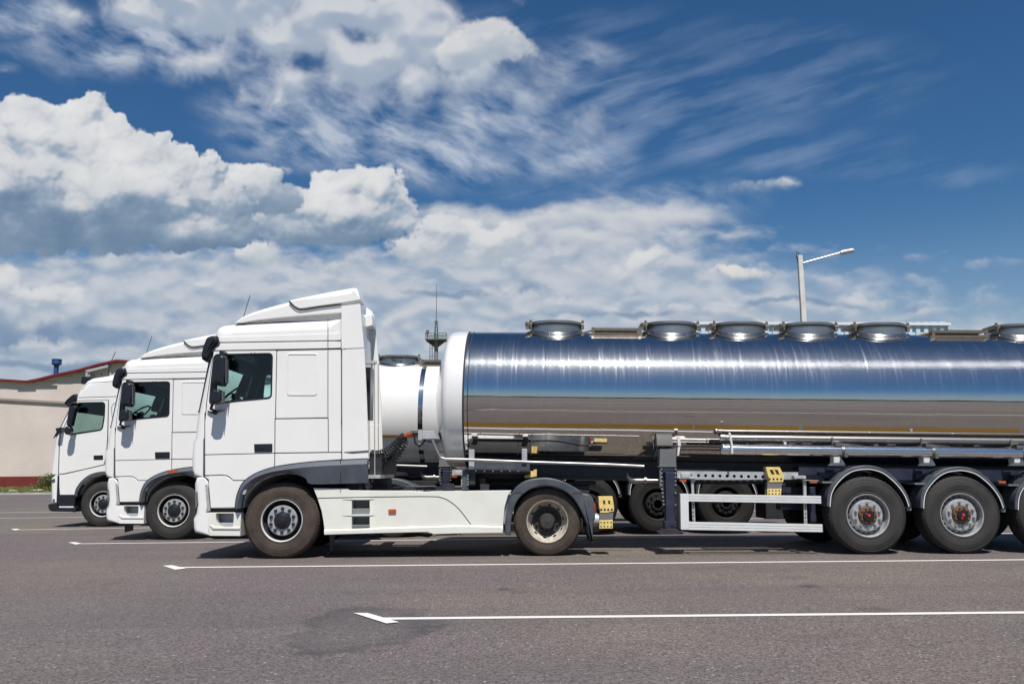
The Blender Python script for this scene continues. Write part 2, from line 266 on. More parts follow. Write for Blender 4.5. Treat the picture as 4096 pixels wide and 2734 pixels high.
def steel(name, wear, base_rough=0.035, tone=(0.60, 0.585, 0.57)):
    """polished stainless steel: circumferential polishing streaks, scratches and dull patches"""
    m = bpy.data.materials.new(name); m.use_nodes = True; nt = m.node_tree; b = nt.nodes['Principled BSDF']
    N = nt.nodes.new; L = nt.links.new
    b.inputs['Metallic'].default_value = 1.0
    tc = N('ShaderNodeTexCoord')
    def mapping(sx, sy, sz, tex, rot=(0, 0, 0)):
        mp = N('ShaderNodeMapping'); mp.inputs['Scale'].default_value = (sx, sy, sz); mp.inputs['Rotation'].default_value = rot
        L(tc.outputs['Object'], mp.inputs['Vector']); L(mp.outputs['Vector'], tex.inputs['Vector'])
    def ramp(src, a, b_, lo=0.0, hi=1.0):
        r = N('ShaderNodeMapRange'); r.inputs['From Min'].default_value = a; r.inputs['From Max'].default_value = b_
        r.inputs['To Min'].default_value = lo; r.inputs['To Max'].default_value = hi; L(src, r.inputs['Value']); return r.outputs['Result']
    def mth(op, a, b_=None):
        q = N('ShaderNodeMath'); q.operation = op
        for i, v in enumerate((a, b_)):
            if v is None: continue
            if hasattr(v, 'links'): L(v, q.inputs[i])
            else: q.inputs[i].default_value = v
        return q.outputs[0]
    big = N('ShaderNodeTexNoise'); big.inputs['Scale'].default_value = 1.0; big.inputs['Detail'].default_value = 3; mapping(1.3, 0.6, 0.6, big)
    streak = N('ShaderNodeTexNoise'); streak.inputs['Scale'].default_value = 1.0; streak.inputs['Detail'].default_value = 7; streak.inputs['Roughness'].default_value = 0.7
    mapping(26, 1.3, 1.3, streak, (0, math.radians(6), 0))
    fine = N('ShaderNodeTexNoise'); fine.inputs['Scale'].default_value = 1.0; fine.inputs['Detail'].default_value = 8; fine.inputs['Roughness'].default_value = 0.75
    mapping(60, 14, 14, fine, (0, math.radians(-14), 0))
    r1 = ramp(streak.outputs['Fac'], 0.52, 0.80); r2 = ramp(fine.outputs['Fac'], 0.62, 0.74); r3 = ramp(big.outputs['Fac'], 0.42, 0.66)
    rr = mth('ADD', mth('MULTIPLY', r1, 0.10), mth('MULTIPLY', mth('MULTIPLY', r2, r3), 0.10))
    L(mth('ADD', mth('MULTIPLY', rr, wear), base_rough), b.inputs['Roughness'])
    mx = N('ShaderNodeMix'); mx.data_type = 'RGBA'; mx.inputs['A'].default_value = rgb(*tone); mx.inputs['B'].default_value = rgb(*[min(1, t*1.1) for t in tone])
    L(r1, mx.inputs['Factor']); L(mx.outputs['Result'], b.inputs['Base Color'])
    wv = N('ShaderNodeTexNoise'); wv.inputs['Scale'].default_value = 1.0; wv.inputs['Detail'].default_value = 2; mapping(1.1, 1.4, 1.4, wv)
    bp = N('ShaderNodeBump'); bp.inputs['Strength'].default_value = 0.35; bp.inputs['Distance'].default_value = 0.012
    L(wv.outputs['Fac'], bp.inputs['Height']); L(bp.outputs['Normal'], b.inputs['Normal'])
    # worn, scratched top coat: a second, broad highlight that only catches the sun
    g = N('ShaderNodeBsdfAnisotropic'); g.inputs['Roughness'].default_value = 0.42; g.inputs['Color'].default_value = rgb(.75, .75, .75)
    sp_ = N('ShaderNodeTexNoise'); sp_.inputs['Scale'].default_value = 1.0; sp_.inputs['Detail'].default_value = 9; sp_.inputs['Roughness'].default_value = .8; mapping(30, 9, 9, sp_, (0, .45, 0))
    r4 = ramp(sp_.outputs['Fac'], 0.60, 0.72)
    fac = mth('MULTIPLY', mth('ADD', mth('MULTIPLY', r1, 0.10), mth('ADD', mth('MULTIPLY', mth('MULTIPLY', r4, r3), 0.16), 0.030)), wear)
    if wear <= 1.0:
        bq = N('ShaderNodeBump'); bq.inputs['Strength'].default_value = .5; bq.inputs['Distance'].default_value = .006; L(sp_.outputs['Fac'], bq.inputs['Height'])
        a2 = N('ShaderNodeBsdfAnisotropic'); a2.inputs['Roughness'].default_value = 0.30; a2.inputs['Anisotropy'].default_value = 0.93; a2.inputs['Color'].default_value = rgb(.8, .8, .8)
        tg = N('ShaderNodeTangent'); tg.direction_type = 'RADIAL'; tg.axis = 'X'; L(tg.outputs[0], a2.inputs['Tangent']); L(bq.outputs['Normal'], a2.inputs['Normal'])
        m0 = N('ShaderNodeMixShader'); L(ramp(streak.outputs['Fac'], .3, .7, .05, .13), m0.inputs[0]); L(b.outputs[0], m0.inputs[1]); L(a2.outputs[0], m0.inputs[2]); b = m0
    ms = N('ShaderNodeMixShader'); L(fac, ms.inputs[0]); L(b.outputs[0], ms.inputs[1]); L(g.outputs[0], ms.inputs[2]); L(ms.outputs[0], nt.nodes['Material Output'].inputs[0])
    return m
M['steel'] = steel('polished_steel', 1.0)
M['steel_c'] = steel('collar_steel', 1.6, 0.20, (0.50, 0.505, 0.50))

def ray(px, py):
    return CR @ Vector(((px-2048.0)/FPX, -(py-1367.0)/FPX, -1.0))
def world_at(px, py, Y):
    d = ray(px, py); t = (Y-CO.y)/d.y; return CO + d*t
def ground_at(px, py, z=0.0):
    d = ray(px, py); t = (z-CO.z)/d.z; return CO + d*t
class Frame:
    """local axes of one vehicle: x along it, y = depth behind its near side, z up"""
    def __init__(s, O, yaw=0.0, pitch=0.0, tx=None):
        s.O = Vector(O); s.R = Matrix.Rotation(yaw, 3, 'Z') @ Matrix.Rotation(pitch, 3, 'Y'); s.Ri = s.R.transposed(); s.tx = tx
    def loc(s, px, py, v=0.0):
        if s.tx: px, py = s.tx(px, py)
        d = s.Ri @ ray(px, py); o = s.Ri @ (CO - s.O); t = (v-o.y)/d.y; return o + d*t
    def xz(s, pts, v=0.0):
        return [(lambda q: (q.x, q.z))(s.loc(a, b, v)) for a, b in pts]
def Z(ox, oy, k):
    return lambda pts: [(ox+x*k, oy+y*k) for x, y in pts]
A = Z(700, 1100, .38314); B = Z(700, 1650, .38314); Cc = Z(1200, 1750, .38314); D = Z(1900, 1750, .38314)
E = Z(2600, 1700, .35072); F = Z(3200, 1650, .41462); G7 = Z(0, 1250, .60606); K = Z(1350, 1100, .54217); L9 = Z(2000, 950, .63857); N10 = Z(3200, 950, .47838)
V0 = Z(1400, 1800, .34057); W5 = Z(2400, 1750, .38314); Q4 = Z(150, 1380, .20408)

# ------------------------------------------------ mesh building
def link_mesh(name, bm, material, parent=None, smooth=35, loc=None):
    bmesh.ops.recalc_face_normals(bm, faces=bm.faces[:])
    me = bpy.data.meshes.new(name); bm.to_mesh(me); bm.free()
    for p in me.polygons: p.use_smooth = True
    me.set_sharp_from_angle(angle=math.radians(smooth))
    mats = material if isinstance(material, (list, tuple)) else [material]
    for m in mats: me.materials.append(m)
    o = bpy.data.objects.new(name, me); C.objects.link(o)
    if len(me.polygons) > 6:
        wn_ = o.modifiers.new('weighted_normals', 'WEIGHTED_NORMAL'); wn_.keep_sharp = True; wn_.weight = 80
    if parent: o.parent = parent
    if loc: o.location = loc
    return o
def link_parts(name, bm, material, parent=None, smooth=35, loc=None):
    """each loose piece of bm becomes an object of its own"""
    bm.verts.ensure_lookup_table(); seen = set(); out = []
    for v in bm.verts:
        if v in seen: continue
        st = [v]; isl = []; seen.add(v)
        while st:
            q = st.pop(); isl.append(q)
            for e in q.link_edges:
                o = e.other_vert(q)
                if o not in seen: seen.add(o); st.append(o)
        ids = {q: i for i, q in enumerate(isl)}; b2 = bmesh.new(); nv = [b2.verts.new(q.co) for q in isl]
        for f in {f for q in isl for f in q.link_faces}:
            nf = b2.faces.new([nv[ids[q]] for q in f.verts]); nf.material_index = f.material_index
        out.append(link_mesh(name, b2, material, parent, smooth, loc))
    bm.free(); return out
def thing(name, label, cat, frame=None, loc=(0, 0, 0), group=None, rot=None):
    o = bpy.data.objects.new(name, None); C.objects.link(o); o.empty_display_size = 0.3
    if frame is not None:
        o.matrix_world = Matrix.Translation(frame.O) @ frame.R.to_4x4()
    else:
        o.location = loc
        if rot: o.rotation_euler = rot
    o['label'] = label; o['category'] = cat
    if group: o['group'] = group
    return o
def tag(o, label, cat, group=None):
    o['label'] = label; o['category'] = cat
    if group: o['group'] = group
    return o
def kind(o, k='structure'):
    o['kind'] = k; return o
def area2(p):
    return sum(p[i][0]*p[(i+1) % len(p)][1]-p[(i+1) % len(p)][0]*p[i][1] for i in range(len(p)))
def inward(pts):
    n = len(pts); s = 1 if area2(pts) > 0 else -1; out = []
    for i in range(n):
        a = Vector(pts[i-1]); b = Vector(pts[i]); c = Vector(pts[(i+1) % n])
        d1 = (b-a); d2 = (c-b)
        if d1.length < 1e-9: d1 = d2
        if d2.length < 1e-9: d2 = d1
        d1 = d1.normalized(); d2 = d2.normalized()
        n1 = Vector((-d1.y, d1.x))*s; n2 = Vector((-d2.y, d2.x))*s
        m = n1+n2
        if m.length < 1e-6: m = n1
        m.normalize(); k = 1/max(0.5, m.dot(n1)); out.append(m*k)
    return out
def prism(bm, pts, y0, y1, rad=0.0, segs=2, both=False, holes=(), hole_depth=None, skip=(), cap_back=True, cap_front=True, mi=0):
    """outline pts (x,z) extruded from y0 to y1; rad = rounding (one or per vertex); holes cut through the front (and back)"""
    n = len(pts); r = rad if isinstance(rad, (list, tuple)) else [rad]*n
    inn = inward(pts); has = max(r) > 0
    def ring(f_in, f_y, side):
        vs = []
        for i in range(n):
            p = Vector(pts[i]) + inn[i]*(r[i]*f_in)
            y = y0 + r[i]*f_y if side == 0 else y1 - r[i]*f_y
            vs.append(bm.verts.new((p.x, y, p.y)))
        return vs
    rings = []
    ks = [(1-math.sin(t), 1-math.cos(t)) for t in [k*math.pi/2/segs for k in range(segs+1)]] if has else [(0, 0)]
    for a, b in ks: rings.append(ring(a, b, 0))
    nf = len(rings)-1
    back = ks[::-1] if both else [(0, 0)]
    for a, b in back: rings.append(ring(a, b, 1))
    for k in range(len(rings)-1):
        for i in range(n):
            if k == nf and i in skip: continue
            j = (i+1) % n
            try: f = bm.faces.new((rings[k][i], rings[k][j], rings[k+1][j], rings[k+1][i])); f.material_index = mi
            except ValueError: pass
    def cap(rg, yv, dirn):
        es = []
        def edge(a, b):
            e = bm.edges.get((a, b)); return e if e else bm.edges.new((a, b))
        if not holes:
            try: bm.faces.new(rg).material_index = mi
            except ValueError: pass
            return
        for i in range(n): es.append(edge(rg[i], rg[(i+1) % n]))
        for h in holes:
            hv = [bm.verts.new((x, yv, z)) for x, z in h]
            for i in range(len(hv)): es.append(bm.edges.new((hv[i], hv[(i+1) % len(hv)])))
            if hole_depth:
                hb = [bm.verts.new((x, yv+dirn*hole_depth, z)) for x, z in h]
                for i in range(len(hv)):
                    j = (i+1) % len(hv); bm.faces.new((hv[i], hv[j], hb[j], hb[i]))
        g = bmesh.ops.triangle_fill(bm, use_beauty=True, use_dissolve=False, edges=es)
        for f in g['geom']:
            if isinstance(f, bmesh.types.BMFace): f.material_index = mi
    if cap_front: cap(rings[0], y0, 1)
    if cap_back: cap(rings[-1], y1, -1)
def box(bm, x0, x1, y0, y1, z0, z1, r=0.0):
    if r > 0:
        prism(bm, [(x0, z0), (x1, z0), (x1, z1), (x0, z1)], y0, y1, r, 2, True)
    else:
        prism(bm, [(x0, z0), (x1, z0), (x1, z1), (x0, z1)], y0, y1)
def tube(bm, path, r, n=10, caps=True, taper=None):
    path = [Vector(p) for p in path]; rings = []
    up = Vector((0, 0, 1)); prev = None
    for i, p in enumerate(path):
        if i == 0: t = path[1]-p
        elif i == len(path)-1: t = p-path[i-1]
        else: t = (path[i+1]-p).normalized()+(p-path[i-1]).normalized()
        t.normalize()
        if prev is None:
            a = t.cross(up)
            if a.length < 0.05: a = t.cross(Vector((0, 1, 0)))
        else:
            a = prev - t*prev.dot(t)
            if a.length < 1e-4: a = t.cross(up)
        a.normalize(); prev = a; b = t.cross(a)
        rr = r[i] if isinstance(r, (list, tuple)) else r
        rings.append([bm.verts.new(p + a*(rr*math.cos(2*math.pi*k/n)) + b*(rr*math.sin(2*math.pi*k/n))) for k in range(n)])
    for i in range(len(rings)-1):
        for k in range(n):
            bm.faces.new((rings[i][k], rings[i][(k+1) % n], rings[i+1][(k+1) % n], rings[i+1][k]))
    if caps:
        bm.faces.new(rings[0]); bm.faces.new(rings[-1][::-1])
def lathe(bm, prof, cx, cy, cz, axis='y', n=48, a0=0.0, a1=2*math.pi, mi=0, sx=1.0):
    """prof: list of (radius, distance along the axis)"""
    full = abs(a1-a0-2*math.pi) < 1e-6; m = n if full else n+1; rings = []
    for r, d in prof:
        rg = []
        for k in range(m):
            t = a0+(a1-a0)*k/n; u = r*math.cos(t); w = r*math.sin(t)
            if axis == 'y': co = (cx+u, cy+d, cz+w)
            elif axis == 'z': co = (cx+u, cy+w, cz+d)
            else: co = (cx+d, cy+u, cz+w)
            rg.append(bm.verts.new(co))
        rings.append(rg)
    for i in range(len(rings)-1):
        for k in range(n):
            j = (k+1) % m
            f = bm.faces.new((rings[i][k], rings[i][j], rings[i+1][j], rings[i+1][k])); f.material_index = mi
    return rings
def arc_band(bm, pts_out, pts_in, y0, y1):
    prism(bm, list(pts_out)+list(pts_in)[::-1], y0, y1, 0.012, 2)
def ribbon(bm, pts, w, y):
    """thin line lying on a panel (a seam)"""
    vs = []
    for i, p in enumerate(pts):
        p = Vector(p); a = Vector(pts[max(0, i-1)]); b = Vector(pts[min(len(pts)-1, i+1)]); t = (b-a).normalized(); nn = Vector((-t.y, t.x))
        vs.append((bm.verts.new((p.x+nn.x*w/2, y, p.y+nn.y*w/2)), bm.verts.new((p.x-nn.x*w/2, y, p.y-nn.y*w/2))))
    for i in range(len(vs)-1): bm.faces.new((vs[i][0], vs[i+1][0], vs[i+1][1], vs[i][1]))
def smooth_pts(pts, k=4, closed=False):
    """Catmull-Rom through the points"""
    n = len(pts); out = []
    rng = range(n if closed else n-1)
    for i in rng:
        p0 = Vector(pts[(i-1) % n] if closed or i > 0 else pts[i]); p1 = Vector(pts[i]); p2 = Vector(pts[(i+1) % n]); p3 = Vector(pts[(i+2) % n] if closed or i+2 < n else pts[(i+1) % n])
        for j in range(k):
            t = j/k; out.append(tuple(0.5*((2*p1)+(-p0+p2)*t+(2*p0-5*p1+4*p2-p3)*t*t+(-p0+3*p1-3*p2+p3)*t**3)))
    if not closed: out.append(tuple(pts[-1]))
    return out
def round_poly(pts, r, k=4):
    """round each corner of a closed (x,z) polygon"""
    out = []; n = len(pts)
    for i in range(n):
        a = Vector(pts[i-1]); b = Vector(pts[i]); c = Vector(pts[(i+1) % n])
        ra = min(r, (a-b).length*0.45, (c-b).length*0.45)
        p = b+(a-b).normalized()*ra; q = b+(c-b).normalized()*ra
        for j in range(k+1):
            t = j/k; out.append(tuple(p*(1-t)**2+b*2*t*(1-t)+q*t*t))
    return out
# ---------------------------------------------------------------- wheels
def wheel(parent, x, y, z, style, r=0.51, w=0.30, sgn=1, sub=None, turn=0.0):
    """wheel part (rim) with tyre, hub and nuts as sub-parts; y = outer face, sgn=+1 the near side, -1 the far side"""
    def prof(p): return [(a, b*sgn) for a, b in p]
    def tprof(p): return [(a if a <= .282 else .282+(a-.282)*(r-.282)/.228, b*sgn) for a, b in p]
    loc = (x, y, z)
    bm = bmesh.new(); n = 56
    dish = {'steer': [(0.288, 0.012), (0.283, 0.002), (0.274, 0.006), (0.268, 0.03), (0.262, 0.09), (0.245, 0.13), (0.222, 0.12), (0.207, 0.052), (0.198, 0.042), (0.118, 0.042), (0.112, 0.06)],
            'drive': [(0.288, 0.012), (0.283, 0.002), (0.274, 0.006), (0.266, 0.03), (0.258, 0.075), (0.246, 0.10), (0.232, 0.125), (0.205, 0.155), (0.196, 0.16), (0.10, 0.16)],
            'trailer': [(0.288, 0.012), (0.283, 0.002), (0.272, 0.006), (0.266, 0.03), (0.262, 0.09), (0.250, 0.12), (0.228, 0.10), (0.206, 0.042), (0.196, 0.03), (0.127, 0.03), (0.122, 0.06)]}[style]
    lathe(bm, prof(dish), 0, 0, 0, n=n)
    mi_rim = {'steer': ['rim_dark', 'silver', 'alu'], 'drive': ['rim_white', 'rim_dark', 'rim_white'], 'trailer': ['silver', 'silver', 'silver']}[style]
    # inner hollow behind
    lathe(bm, prof([(0.27, w-0.02), (0.24, w-0.08), (0.22, w-0.15), (0.04, w-0.16)]), 0, 0, 0, n=24)
    bm.faces.ensure_lookup_table()
    for f in bm.faces:
        c = f.calc_center_median(); rr = math.hypot(c.x, c.z)
        if style == 'steer': f.material_index = 1 if rr < 0.203 else (2 if rr > 0.2705 else 0)
        elif style == 'drive': f.material_index = 1 if rr < 0.215 else 0
    # hand holes (dark recesses in the disc)
    if style == 'steer': hr, hd, hs, hn = 0.232, 0.118, 0.013, 20
    elif style == 'drive': hr, hd, hs, hn = 0.224, 0.124, 0.019, 10
    else: hr, hd, hs, hn = 0.232, 0.098, 0.012, 20
    for k in range(hn):
        a = 2*math.pi*k/hn+turn+0.15
        c = Vector((math.cos(a), 0, math.sin(a))); t = Vector((-math.sin(a), 0, math.cos(a)))
        vs = []
        for q in range(10):
            b = 2*math.pi*q/10; rr = hr+hs*0.75*math.cos(b)
            vs.append(bm.verts.new(c*(rr)+t*(hs*1.35*math.sin(b))+Vector((0, sgn*(hd-0.006-((rr-hr)*(-1.0 if style != 'trailer' else -1.2)) * (1 if style != 'drive' else 1)), 0))))
        bm.faces.new(vs).material_index = 3
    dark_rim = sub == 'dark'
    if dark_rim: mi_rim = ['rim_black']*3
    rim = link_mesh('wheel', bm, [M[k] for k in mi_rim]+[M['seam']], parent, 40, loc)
    bm = bmesh.new(); W = w
    tp = [(0.282, 0.022), (0.287, 0.006), (0.300, 0.001), (0.318, 0.004), (0.322, 0.001), (0.352, -0.004), (0.40, -0.006), (0.404, -0.003), (0.44, 0.0), (0.466, 0.010), (0.470, 0.006), (0.488, 0.018), (0.500, 0.034), (0.5085, 0.048),
          (0.51, 0.075), (0.498, 0.078), (0.498, 0.084), (0.51, 0.087), (0.51, W/2-0.006), (0.498, W/2-0.004), (0.498, W/2+0.004), (0.51, W/2+0.006), (0.51, W-0.087), (0.498, W-0.084), (0.498, W-0.078), (0.51, W-0.075), (0.506, W-0.05), (0.49, W-0.02), (0.45, W), (0.38, W+0.004), (0.31, W), (0.282, W-0.02)]
    lathe(bm, tprof(tp), 0, 0, 0, n=72)
    # shoulder lugs
    for k in range(60):
        a = 2*math.pi*k/60; ca, sa = math.cos(a), math.sin(a); s = r/0.51
        vs = []
        for rr, yy in ((0.482, 0.010), (0.512, 0.044), (0.5135, 0.07)):
            for da in (-0.03, 0.03):
                vs.append(bm.verts.new((rr*s*math.cos(a+da), yy*sgn, rr*s*math.sin(a+da))))
        bm.faces.new((vs[0], vs[1], vs[3], vs[2])); bm.faces.new((vs[2], vs[3], vs[5], vs[4]))
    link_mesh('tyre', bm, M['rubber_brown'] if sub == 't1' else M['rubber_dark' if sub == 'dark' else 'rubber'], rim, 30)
    # hub
    bm = bmesh.new()
    if style == 'steer':
        lathe(bm, prof([(0.113, 0.07), (0.113, 0.03), (0.106, 0.018), (0.075, 0.008), (0.066, -0.004), (0.035, -0.012), (0.0, -0.013)]), 0, 0, 0, n=32)
        lathe(bm, prof([(0.03, -0.010), (0.026, -0.02), (0.0, -0.022)]), 0.012, 0, -0.01, n=16)
        hm = M['black']
    elif style == 'drive':
        lathe(bm, prof([(0.118, 0.16), (0.112, 0.12), (0.098, 0.075), (0.09, 0.06), (0.0, 0.055)]), 0, 0, 0, n=32)
        hm = M['rim_dark']
    else:
        lathe(bm, prof([(0.125, 0.06), (0.122, 0.015), (0.112, 0.0), (0.074, -0.004)]), 0, 0, 0, n=32)
        for k in range(10):
            a = 2*math.pi*k/10
            lathe(bm, prof([(0.012, 0.002), (0.011, -0.014), (0.0, -0.016)]), 0.097*math.cos(a), 0, 0.097*math.sin(a), n=8)
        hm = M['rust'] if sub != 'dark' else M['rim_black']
    hub = link_mesh('hub', bm, hm, rim, 35)
    # nuts
    bm = bmesh.new(); nr, nd = {'steer': (0.160, 0.042), 'drive': (0.148, 0.16), 'trailer': (0.163, 0.03)}[style]
    for k in range(10):
        a = 2*math.pi*(k+0.5)/10+turn
        nq = 0.0225 if style == 'steer' else 0.0185; lathe(bm, prof([(nq, nd), (nq, nd-0.022), (0.012, nd-0.036), (0.0, nd-0.038)]), nr*math.cos(a), 0, nr*math.sin(a), n=10)
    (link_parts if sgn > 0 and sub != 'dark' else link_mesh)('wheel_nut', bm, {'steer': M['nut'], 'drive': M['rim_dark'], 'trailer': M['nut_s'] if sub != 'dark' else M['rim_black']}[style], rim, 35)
    if style == 'trailer' and sub != 'dark':
        bm = bmesh.new(); lathe(bm, prof([(0.074, 0.01), (0.074, -0.024), (0.066, -0.032), (0.0, -0.034)]), 0, 0, 0, n=28)
        link_mesh('hub_cap', bm, M['black'], rim, 35)
        bm = bmesh.new(); lathe(bm, prof([(0.019, -0.03), (0.018, -0.044), (0.0, -0.048)]), 0, 0, 0, n=14)
        ang = 2.6 if sub == 'a' else 4.3
        d = Vector((math.cos(ang), 0, math.sin(ang)))
        tube(bm, [d*0.015+Vector((0, -0.038*sgn, 0)), d*0.062+Vector((0, -0.036*sgn, 0))], 0.0065, 6)
        link_mesh('axle_indicator', bm, M['red'], rim, 35)
    return rim
# ---------------------------------------------------------------- tractor units 1 and 2
CABW = 2.48
def mirror_set(f, t, sgn, W=CABW):
    """one rear-view mirror assembly; sgn=+1 near side, -1 mirrored to the far side"""
    def Y(v): return v if sgn > 0 else W-v
    def pr(bm, pts, a, b, r): prism(bm, pts, min(Y(a), Y(b)), max(Y(a), Y(b)), r, 3, True)
    vm = -0.30
    bm = bmesh.new()
    pr(bm, round_poly(f.xz(A([(440, 832), (490, 826), (518, 850), (522, 1000), (508, 1100), (500, 1152), (448, 1150), (383, 1135), (380, 1000), (393, 900)]), vm), 0.03), vm, vm+0.20, 0.045)
    m = link_mesh('mirror', bm, M['black'], t, 50)
    bm = bmesh.new(); pr(bm, round_poly(f.xz(A([(378, 1192), (462, 1188), (484, 1240), (466, 1332), (400, 1344), (356, 1325), (358, 1250)]), vm), 0.03), vm, vm+0.17, 0.035)
    link_mesh('wide_angle_mirror', bm, M['black'], m, 50)
    bm = bmesh.new()
    for (z0, z1, cx) in ((870, 1120, 520), (1205, 1320, 480)):
        p = f.xz(A([(cx, z0), (cx+6, z0), (cx+6, z1), (cx, z1)]), vm)
        pr(bm, p, vm+0.03, vm+0.14, 0.002)
    link_mesh('mirror_glass', bm, M['pipe'], m)
    bm = bmesh.new()
    pr(bm, f.xz(A([(505, 808), (550, 808), (548, 840), (535, 995), (508, 1000)]), -0.02), vm+0.10, -0.02, 0.01)
    g = f.loc(*A([(395, 1330)])[0], vm+0.08); h = f.loc(*A([(375, 1395)])[0], vm+0.10); e = f.loc(*A([(420, 1420)])[0], 0.0)
    tube(bm, [(q.x, Y(v), q.z) for q, v in ((g, vm+0.08), (h, vm+0.10), (h*0.5+e*0.5, -0.08), (e, 0.0))], 0.02, 10)
    pr(bm, f.xz(A([(345, 1412), (385, 1422), (530, 1408), (455, 1430), (432, 1458), (378, 1440)]), 0.0), -0.05, 0.002, 0.008)
    g = f.loc(*A([(420, 1150)])[0], vm+0.08); h = f.loc(*A([(415, 1195)])[0], vm+0.08)
    tube(bm, [(g.x, Y(vm+0.08), g.z+0.02), (h.x, Y(vm+0.08), h.z-0.02)], 0.03, 10)
    link_parts('mirror_arm', bm, M['black'], m, 50)

def build_tractor(f, label, second=False):
    W = CABW; xz = f.xz
    t = thing('truck_tractor', label, 'truck', f, group='white truck tractor units parked side by side')
    P = M['white']; PC = M['cream'] if not second else M['white']
    win = round_poly(xz(A([(418, 835), (1014, 822), (1004, 1275), (640, 1308), (368, 1342), (385, 1130)])), 0.05, 4)
    winL = round_poly(xz(A([(426, 845), (1004, 832), (995, 1265), (640, 1300), (378, 1332), (394, 1130)])), 0.045, 4)
    # body shell
    pts = B([(195, 660), (168, 600), (160, 480), (175, 300), (200, 255), (205, 130)]) + A([(222, 1480), (238, 1405), (347, 885), (372, 780), (385, 680), (393, 620), (408, 570), (437, 530), (490, 508), (620, 494), (1600, 452), (1740, 447)]) + B([(1740, 735), (1430, 740), (1380, 690), (1300, 650), (1180, 632), (1040, 648), (900, 700), (800, 780), (740, 850), (710, 920), (705, 990), (640, 992), (375, 995), (352, 720), (290, 665)])
    rr = [.05, .07, .09, .09, .10, .10, .10, .10, .10, .12, .13, .14, .15, .16, .17, .17, .17, .10] + [.004]*15
    bm = bmesh.new(); prism(bm, xz(pts), 0.0, W, rr, 5, True, holes=(win,), hole_depth=0.05, skip=(7,))
    body = link_mesh('cab_body', bm, P, t, 40)
    # lining
    ln = A([(272, 1400), (375, 905), (405, 790), (425, 690), (480, 600), (620, 560), (1600, 520), (1690, 520)]) + B([(1690, 100), (300, 110)])
    bm = bmesh.new(); prism(bm, xz(ln), 0.05, W-0.05, 0, 1, True, holes=(winL,), skip=(0,))
    link_mesh('cab_lining', bm, M['inside'], body, 30)
    # windscreen
    a = f.loc(*A([(241, 1405)])[0]); b = f.loc(*A([(349, 885)])[0])
    bm = bmesh.new(); q = [bm.verts.new((p.x-0.004, y, p.z)) for p, y in ((a, .07), (a, W-.07), (b, W-.07), (b, .07))]; bm.faces.new(q)
    link_mesh('windscreen', bm, M['glass'], t)
    bm = bmesh.new()
    for y in (0.09, W-0.09):
        tube(bm, [(a.x-0.012, y, a.z-0.02), (b.x-0.012, y, b.z)], 0.014, 6)
    tube(bm, [(a.x-0.012, .08, a.z-0.02), (a.x-0.012, W-.08, a.z-0.02)], 0.02, 6)
    link_parts('windscreen_seal', bm, M['seam'], t)
    # front grille panel
    g0 = f.loc(*B([(168, 560)])[0]); g1 = f.loc(*B([(205, 180)])[0])
    bm = bmesh.new()
    for k in range(6):
        z = g0.z+(g1.z-g0.z)*(k+.5)/6; box(bm, g0.x-0.02, g0.x+0.03, 0.35, W-0.35, z-0.03, z+0.02, 0.006)
    link_mesh('grille', bm, M['black'], t)
    # side glass + rubber
    for y, nm in ((0.012, 'side_window'), (W-0.012, 'side_window')):
        bm = bmesh.new(); v = [bm.verts.new((x, y, z)) for x, z in win]; bm.faces.new(v)
        sw = link_mesh(nm, bm, M['glass'], t)
        out = [tuple(Vector(p)-n*0.016) for p, n in zip(win, inward(win))]; hin = [tuple(Vector(p)+n*0.006) for p, n in zip(win, inward(win))]
        bm = bmesh.new(); prism(bm, out, *((-0.02, 0.004) if y < 1 else (W-0.004, W+0.02)), 0.004, 1, True, holes=(hin,), hole_depth=0.02)
        link_mesh('window_seal', bm, M['black'], sw)
    # panels on the near side
    def plate(name, pts, m=P, th=0.012, rnd=0.012, hole=None, y0=None, par=t):
        bm = bmesh.new(); y = -th if y0 is None else y0
        prism(bm, round_poly(xz(pts), rnd, 2), y, y+th+0.003, 0.005, 2, holes=hole or (), hole_depth=th if hole else None)
        return link_mesh(name, bm, m, par, 40)
    wo = [tuple(Vector(p)-n*0.012) for p, n in zip(win, inward(win))]
    seamy = -0.0015
    bm = bmesh.new(); prism(bm, xz(A([(408, 795), (1058, 788), (1046, 1500)])+B([(1041, 60), (1038, 418), (318, 434), (316, 300), (318, 0)])+A([(318, 1540), (335, 1330)])), -0.012, 0.003, 0.005, 2, holes=(wo,), hole_depth=0.012)
    door = link_mesh('door', bm, P, t, 40)
    # dark lines along all gaps
    bm = bmesh.new()
    ribbon(bm, xz(A([(1064, 780), (1050, 1500)])+B([(1046, 60), (1043, 425), (1041, 580)])), 0.009, seamy)
    ribbon(bm, xz(A([(398, 796), (1064, 784), (1595, 772), (1737, 768)])), 0.015, seamy)  # door top; also the gutter ledge's shadow, drawn as a dark line
    ribbon(bm, xz(A([(405, 790), (330, 1330), (315, 1560)])+B([(313, 0), (310, 300), (312, 655)])), 0.011, seamy)
    ribbon(bm, xz(B([(313, 438), (1043, 421), (1740, 412)])), 0.009, seamy)
    ribbon(bm, xz(A([(1050, 1499), (1596, 1491)])), 0.011, seamy)
    ribbon(bm, xz(A([(1597, 455), (1597, 1500)])+B([(1600, 60), (1602, 415)])), 0.009, seamy)
    ribbon(bm, xz(A([(1738, 700), (1739, 1560)])+B([(1741, 60), (1742, 490)])), 0.009, seamy)
    ribbon(bm, xz(A([(465, 706), (1590, 688), (1737, 684)])), 0.009, seamy)
    ribbon(bm, xz(B([(312, 658), (480, 650), (540, 656), (580, 680), (606, 706), (738, 704)])), 0.009, seamy)
    link_mesh('panel_gaps', bm, M['seam'], body)
